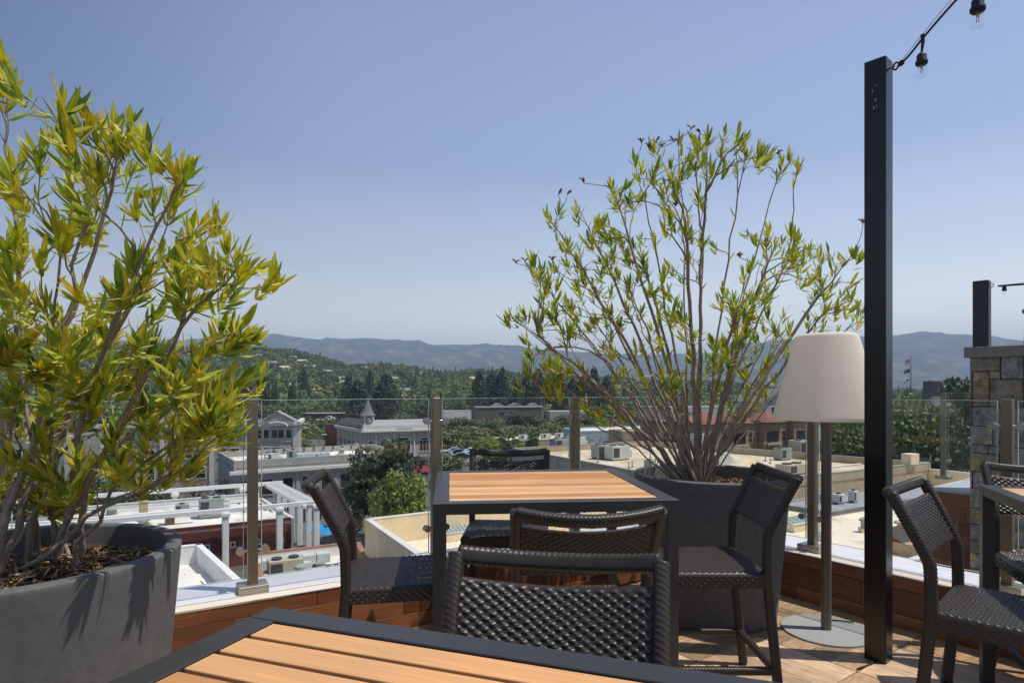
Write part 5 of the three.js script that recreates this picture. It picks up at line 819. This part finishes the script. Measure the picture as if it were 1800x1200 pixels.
// --- brick apartment building with red hipped roofs
{
  const c = [34, 120], u = [.87, .493], v = [-.493, .87], at = (a, b) => [c[0] + u[0] * a + v[0] * b, c[1] + u[1] * a + v[1] * b];
  const wins = (L) => [[-9.6, -7.6], [-13.2, -11.2], [-16.4, -14.6]].map(([a, q]) => ({ y0: a, y1: q, at: seq(1.6, L - 1.6, Math.round(L / 2.6)), w: 1.05, arch: a > -10, sash: true, frame: mStucco.tan }));
  const b = building('brick_apartments', 'brick apartment building with arched windows behind the shrub and lamp', [at(0, 0), at(37, 0), at(37, 14), at(0, 14)], -5.2, { wall: mStucco.brick, roof: mStucco.roofGrey, parapet: .2, bands: { 0: [[-5.6, -5.0, .5, mStucco.dark]], 3: [[-5.6, -5.0, .5, mStucco.dark]] }, windows: { 0: wins(37), 3: wins(14) } });
  for (const [s, w] of [[4, 4.2], [12.5, 5.4], [22.5, 5.6], [31.5, 4.4]]) {
    part('bay', [b.slab(b.edges[0], s - w / 2, s + w / 2, GY, -5.6, 1.3, 1.3)], mStucco.brick, b.t);
    for (const y of [-9.6, -13.2]) part('bay_window', b.slab(b.edges[0], s - w * .32, s + w * .32, y, y + 2.2, 1.34, .06), mPane, b.t);
    for (const y of [-10.2, -13.8]) part('balcony', b.slab(b.edges[0], s - w * .4, s + w * .4, y, y + .5, 1.9, .6), mStucco.tan, b.t);
    const g = new THREE.CylinderGeometry(.5, w * .78, 2.2, 4); g.rotateY(Math.PI / 4 + Math.atan2(u[1], u[0])); const q = b.P(b.edges[0], s, -.6, -4.3); g.translate(q.x, q.y, q.z); part('hipped_roof', g, mStucco.redRoof, b.t);
  }
  for (const s of [-3.5, 24.3]) { const g = new THREE.BoxGeometry(7, .16, 2.4); g.rotateX(.52); g.rotateY(Math.atan2(u[1], u[0])); const q = b.P(b.edges[0], s + 7.5, -.9, -4.5); g.translate(q.x, q.y, q.z); part('roof_slope', g, mStucco.redRoof, b.t); }
  const h = thing('grey_house', 'grey gabled house left of the lamp shade', 'house', [61, GY, -152], .5); part('wall', box(9, 15.5, 9, 0, 7.75, 0), mStucco.grey, h); const s = new THREE.Shape(); s.moveTo(-5.2, 0); s.lineTo(5.2, 0); s.lineTo(0, 3); s.closePath(); const g = new THREE.ExtrudeGeometry(s, { depth: 9.6, bevelEnabled: false }); g.translate(0, 15.5, -4.8); part('roof', g, mStucco.slate, h); for (const x of [-2, 2]) { const f = part('window', box(1.5, 2, .1, x, 13.4, 4.54), mStucco.gutterWhite, h); part('pane', box(1.2, 1.7, .1, x, 13.4, 4.57), mPane, f); }
  building('rear_block', 'pale grey roofed block behind the red brick apartments', [[42, 165], [70, 178], [64, 190], [36, 178]], -3.4, { wall: mStucco.beige, roof: mStucco.roofGrey, parapet: .3, windows: { 0: [{ y0: -6.4, y1: -4.6, at: seq(3, 27, 8), w: 1.4 }] } });
}
// --- right background: flags, tower, far roofs
{
  const t = thing('flagpole', 'dark flagpole with three flags right of the black pole', 'flagpole', [159.5, GY, -250]); part('pole', tube([V(0, 0, 0), V(0, 16, 0), V(0, 31.4, 0)], [.2, .16, .1], 10), std(.03, .03, .035, .5), t); part('truck', new THREE.SphereGeometry(.25, 10, 8).translate(0, 31.5, 0), mSteelPolish, t);
  const flag = (y, map, n) => { const g = surf(18, 10, (a, b) => V(-.4 - a * 2.5, y - (1 - b) * 1.7 - a * a * 1.1 * (n === 2 ? 1.2 : .5), .35 * Math.sin(a * 7 + n) * a)); part('flag', g, new THREE.MeshStandardMaterial({ map, roughness: .8, side: THREE.DoubleSide }), t); };
  flag(30.2, tex(64, 40, (u, v) => v > .46 && u < .42 ? ((Math.floor(u * 26) + Math.floor(v * 22)) % 4 === 0 ? [230, 230, 235] : [40, 48, 92]) : Math.floor(v * 13) % 2 === 0 ? [178, 40, 52] : [232, 230, 228]), 0);
  flag(26.7, tex(64, 40, (u, v) => Math.hypot((u - .5) * 1.6, v - .52) < .28 ? (Math.hypot((u - .46) * 1.6, v - .5) < .17 ? [24, 24, 28] : [222, 222, 222]) : v > .86 ? [210, 210, 212] : [22, 22, 26]), 1);
  flag(23.6, tex(64, 40, (u, v) => v < .17 ? [176, 40, 44] : Math.hypot((u - .55) * 1.1, (v - .5) * 1.9) < .2 ? [120, 84, 54] : v < .34 && Math.abs(u - .55) < .25 ? [96, 110, 60] : u < .2 && v > .7 && Math.hypot(u - .12, v - .82) < .07 ? [176, 40, 44] : [234, 232, 228]), 2);
  const tw = thing('square_tower', 'dark square tower with a flared base far right of the flags', 'tower', [269, GY, -400]); part('shaft', rbox(7.4, 10, 7.4, .2, 0, 18.6, 0), mStucco.dark, tw); const fl = new THREE.CylinderGeometry(5.2, 10.5, 6, 4); fl.rotateY(Math.PI / 4); fl.translate(0, 11, 0); part('flared_roof', fl, mStucco.dark, tw); part('cap', rbox(3, 1.2, 3, .2, 0, 24.2, 0), mStucco.gutterWhite, tw); part('base', box(22, 8, 16, 0, 4, 0), mStucco.beige, tw);
  [[236, 395, 20, 9, 'redRoof'], [252, 420, 26, 8.5, 'roofGrey'], [300, 400, 24, 10, 'slate'], [210, 330, 22, 9, 'roofWhite'], [180, 300, 26, 8, 'roofWhite']].forEach(([x, d, w, h, m], i) => { const q = thing('far_building', `low distant building near the horizon with a ${['reddish', 'grey', 'slate', 'white', 'pale'][i]} roof`, 'building', [x, GY, -d], .3 * i, 'distant low buildings'); part('wall', box(w, h, 12, 0, h / 2, 0), mStucco[i % 2 ? 'beige' : 'white'], q); part('roof', rbox(w + 1, .8, 13, .1, 0, h + .4, 0), mStucco[m], q); });
}
// --- houses on the wooded slope
{
  const r = rng(41);
  const spots = [[530, 637], [545, 646], [600, 668], [607, 678], [655, 655], [672, 684], [712, 690], [500, 648], [515, 630], [480, 640], [455, 628], [575, 655], [640, 648], [745, 657], [790, 653], [780, 660], [860, 655], [880, 662], [690, 668], [620, 690], [560, 690], [520, 680], [585, 640], [835, 668], [730, 675]];
  spots.forEach(([px, py], i) => {
    let best = 1e9, D = 600; for (let d = 380; d < 1290; d += 10) { const X = (px - 900) / 1100 * d, y = 684 - (landY(X, d) + 4 - 1.38) * 1100 / d; if (Math.abs(y - py) < best) { best = Math.abs(y - py); D = d; } }
    const X = (px - 900) / 1100 * D, gy = landY(X, D), w = 8 + r() * 6, h = 6 + r() * 2, t = thing('hillside_house', `small ${['white', 'cream', 'tan'][i % 3]} house on the wooded slope, ${['first', 'second', 'third', 'fourth', 'fifth', 'sixth', 'seventh', 'eighth', 'ninth'][spots.filter((q, j) => j % 3 === i % 3 && q[0] < px).length]} of the ${['white', 'cream', 'tan'][i % 3]} ones from the left`, 'house', [X, gy, -D], r() * .6 - .3, ['white', 'cream', 'tan'][i % 3] + ' houses on the hillside');
    part('wall', box(w, h, 9, 0, h / 2 - 1, 0), mStucco[['beige', 'cream', 'tan'][i % 3]], t); const s = new THREE.Shape(); s.moveTo(-5.4, 0); s.lineTo(5.4, 0); s.lineTo(0, 2.6); s.closePath(); const g = new THREE.ExtrudeGeometry(s, { depth: w + 1, bevelEnabled: false }); g.rotateY(Math.PI / 2); g.translate(-w / 2 - .5, h - 1, 0); part('roof', g, mStucco[['roofGrey', 'roofTan', 'terracotta'][Math.floor(r() * 3)]], t);
    const n = Math.floor(w / 3); for (let k = 0; k < n; k++) part('window', box(1.4, 1.3, .1, -w / 2 + (k + .5) * w / n, h - 3, 4.54), mPane, t);
  });
}
// --- cars and street lamps
{
  const carBody = (() => { const s = new THREE.Shape(); [[-2.2, .35], [-2.25, .75], [-2.0, .92], [-1.35, 1.0], [-.75, 1.42], [.75, 1.45], [1.5, 1.0], [2.15, .85], [2.25, .6], [2.2, .35]].forEach((p, i) => i ? s.lineTo(...p) : s.moveTo(...p)); const g = new THREE.ExtrudeGeometry(s, { depth: 1.5, bevelEnabled: true, bevelSize: .1, bevelThickness: .12, bevelSegments: 2 }); g.translate(0, 0, -.75); return g; })();
  const glassG = (() => { const s = new THREE.Shape(); [[-1.2, 1.0], [-.68, 1.36], [.7, 1.39], [1.32, 1.0]].forEach((p, i) => i ? s.lineTo(...p) : s.moveTo(...p)); const g = new THREE.ExtrudeGeometry(s, { depth: 1.78, bevelEnabled: false }); g.translate(0, 0, -.89); return g; })();
  const wh = new THREE.CylinderGeometry(.33, .33, .2, 16); wh.rotateX(Math.PI / 2);
  const car = (label, x, d, turn, col) => { const t = thing('parked_car', label, 'car', [x, GY + .07, -d], turn, 'parked cars'); part('body', carBody, new THREE.MeshPhysicalMaterial({ color: lin(...col), roughness: .3, clearcoat: .8 }), t); part('side_glass', glassG, mPane, t); for (const px of [-1.4, 1.4]) for (const z of [-.82, .82]) part('wheel', wh, mRubber, t, [px, .33, z]); };
  car('white parked car right of the middle post, nearest the post', -18.6, 172, .2, [.7, .7, .72]); car('dark parked car in the small car park', -15.2, 176, .3, [.03, .035, .05]); car('silver parked car in the small car park', -12.4, 170, 1.2, [.4, .42, .44]); car('black parked car at the right of the small car park', -13.6, 166, .2, [.02, .02, .022]); car('pale blue parked car at the back of the small car park', -16.6, 181, .25, [.35, .42, .5]); car('white parked van-like car at the back of the small car park', -11.6, 180, .1, [.75, .75, .75]);
  car('silver car parked left of the far balustrade post', 91.5, 133, .1, [.55, .56, .56]); car('dark blue car parked right of the far balustrade post', 97.5, 137, .15, [.03, .05, .08]); car('dark car on the street left of the pergola', -47, 91, .5, [.03, .03, .035]);
  const lamp = (label, x, d, h, arm) => { const t = thing('street_lamp', label, 'street lamp', [x, GY, -d], 0, 'street lamps'); part('pole', tube([V(0, 0, 0), V(0, h * .7, 0), V(0, h * .9, 0), V(arm * .3, h, 0), V(arm, h + .3, 0)], [.12, .09, .08, .07, .06], 8), mStucco.roofGrey, t); part('lamp_head', rbox(.9, .18, .35, .06, arm + .3, h + .28, 0), mStucco.gutterWhite, t); };
  lamp('curved street lamp left of the clock building', -32.6, 116, 8, 3.4); lamp('curved street lamp in front of the arched windows', -19.6, 112, 9, -2.6); lamp('slim street lamp beside the pediment', -34.6, 112, 10, .6);
}
finish(scene);
renderer.render(scene, camera);
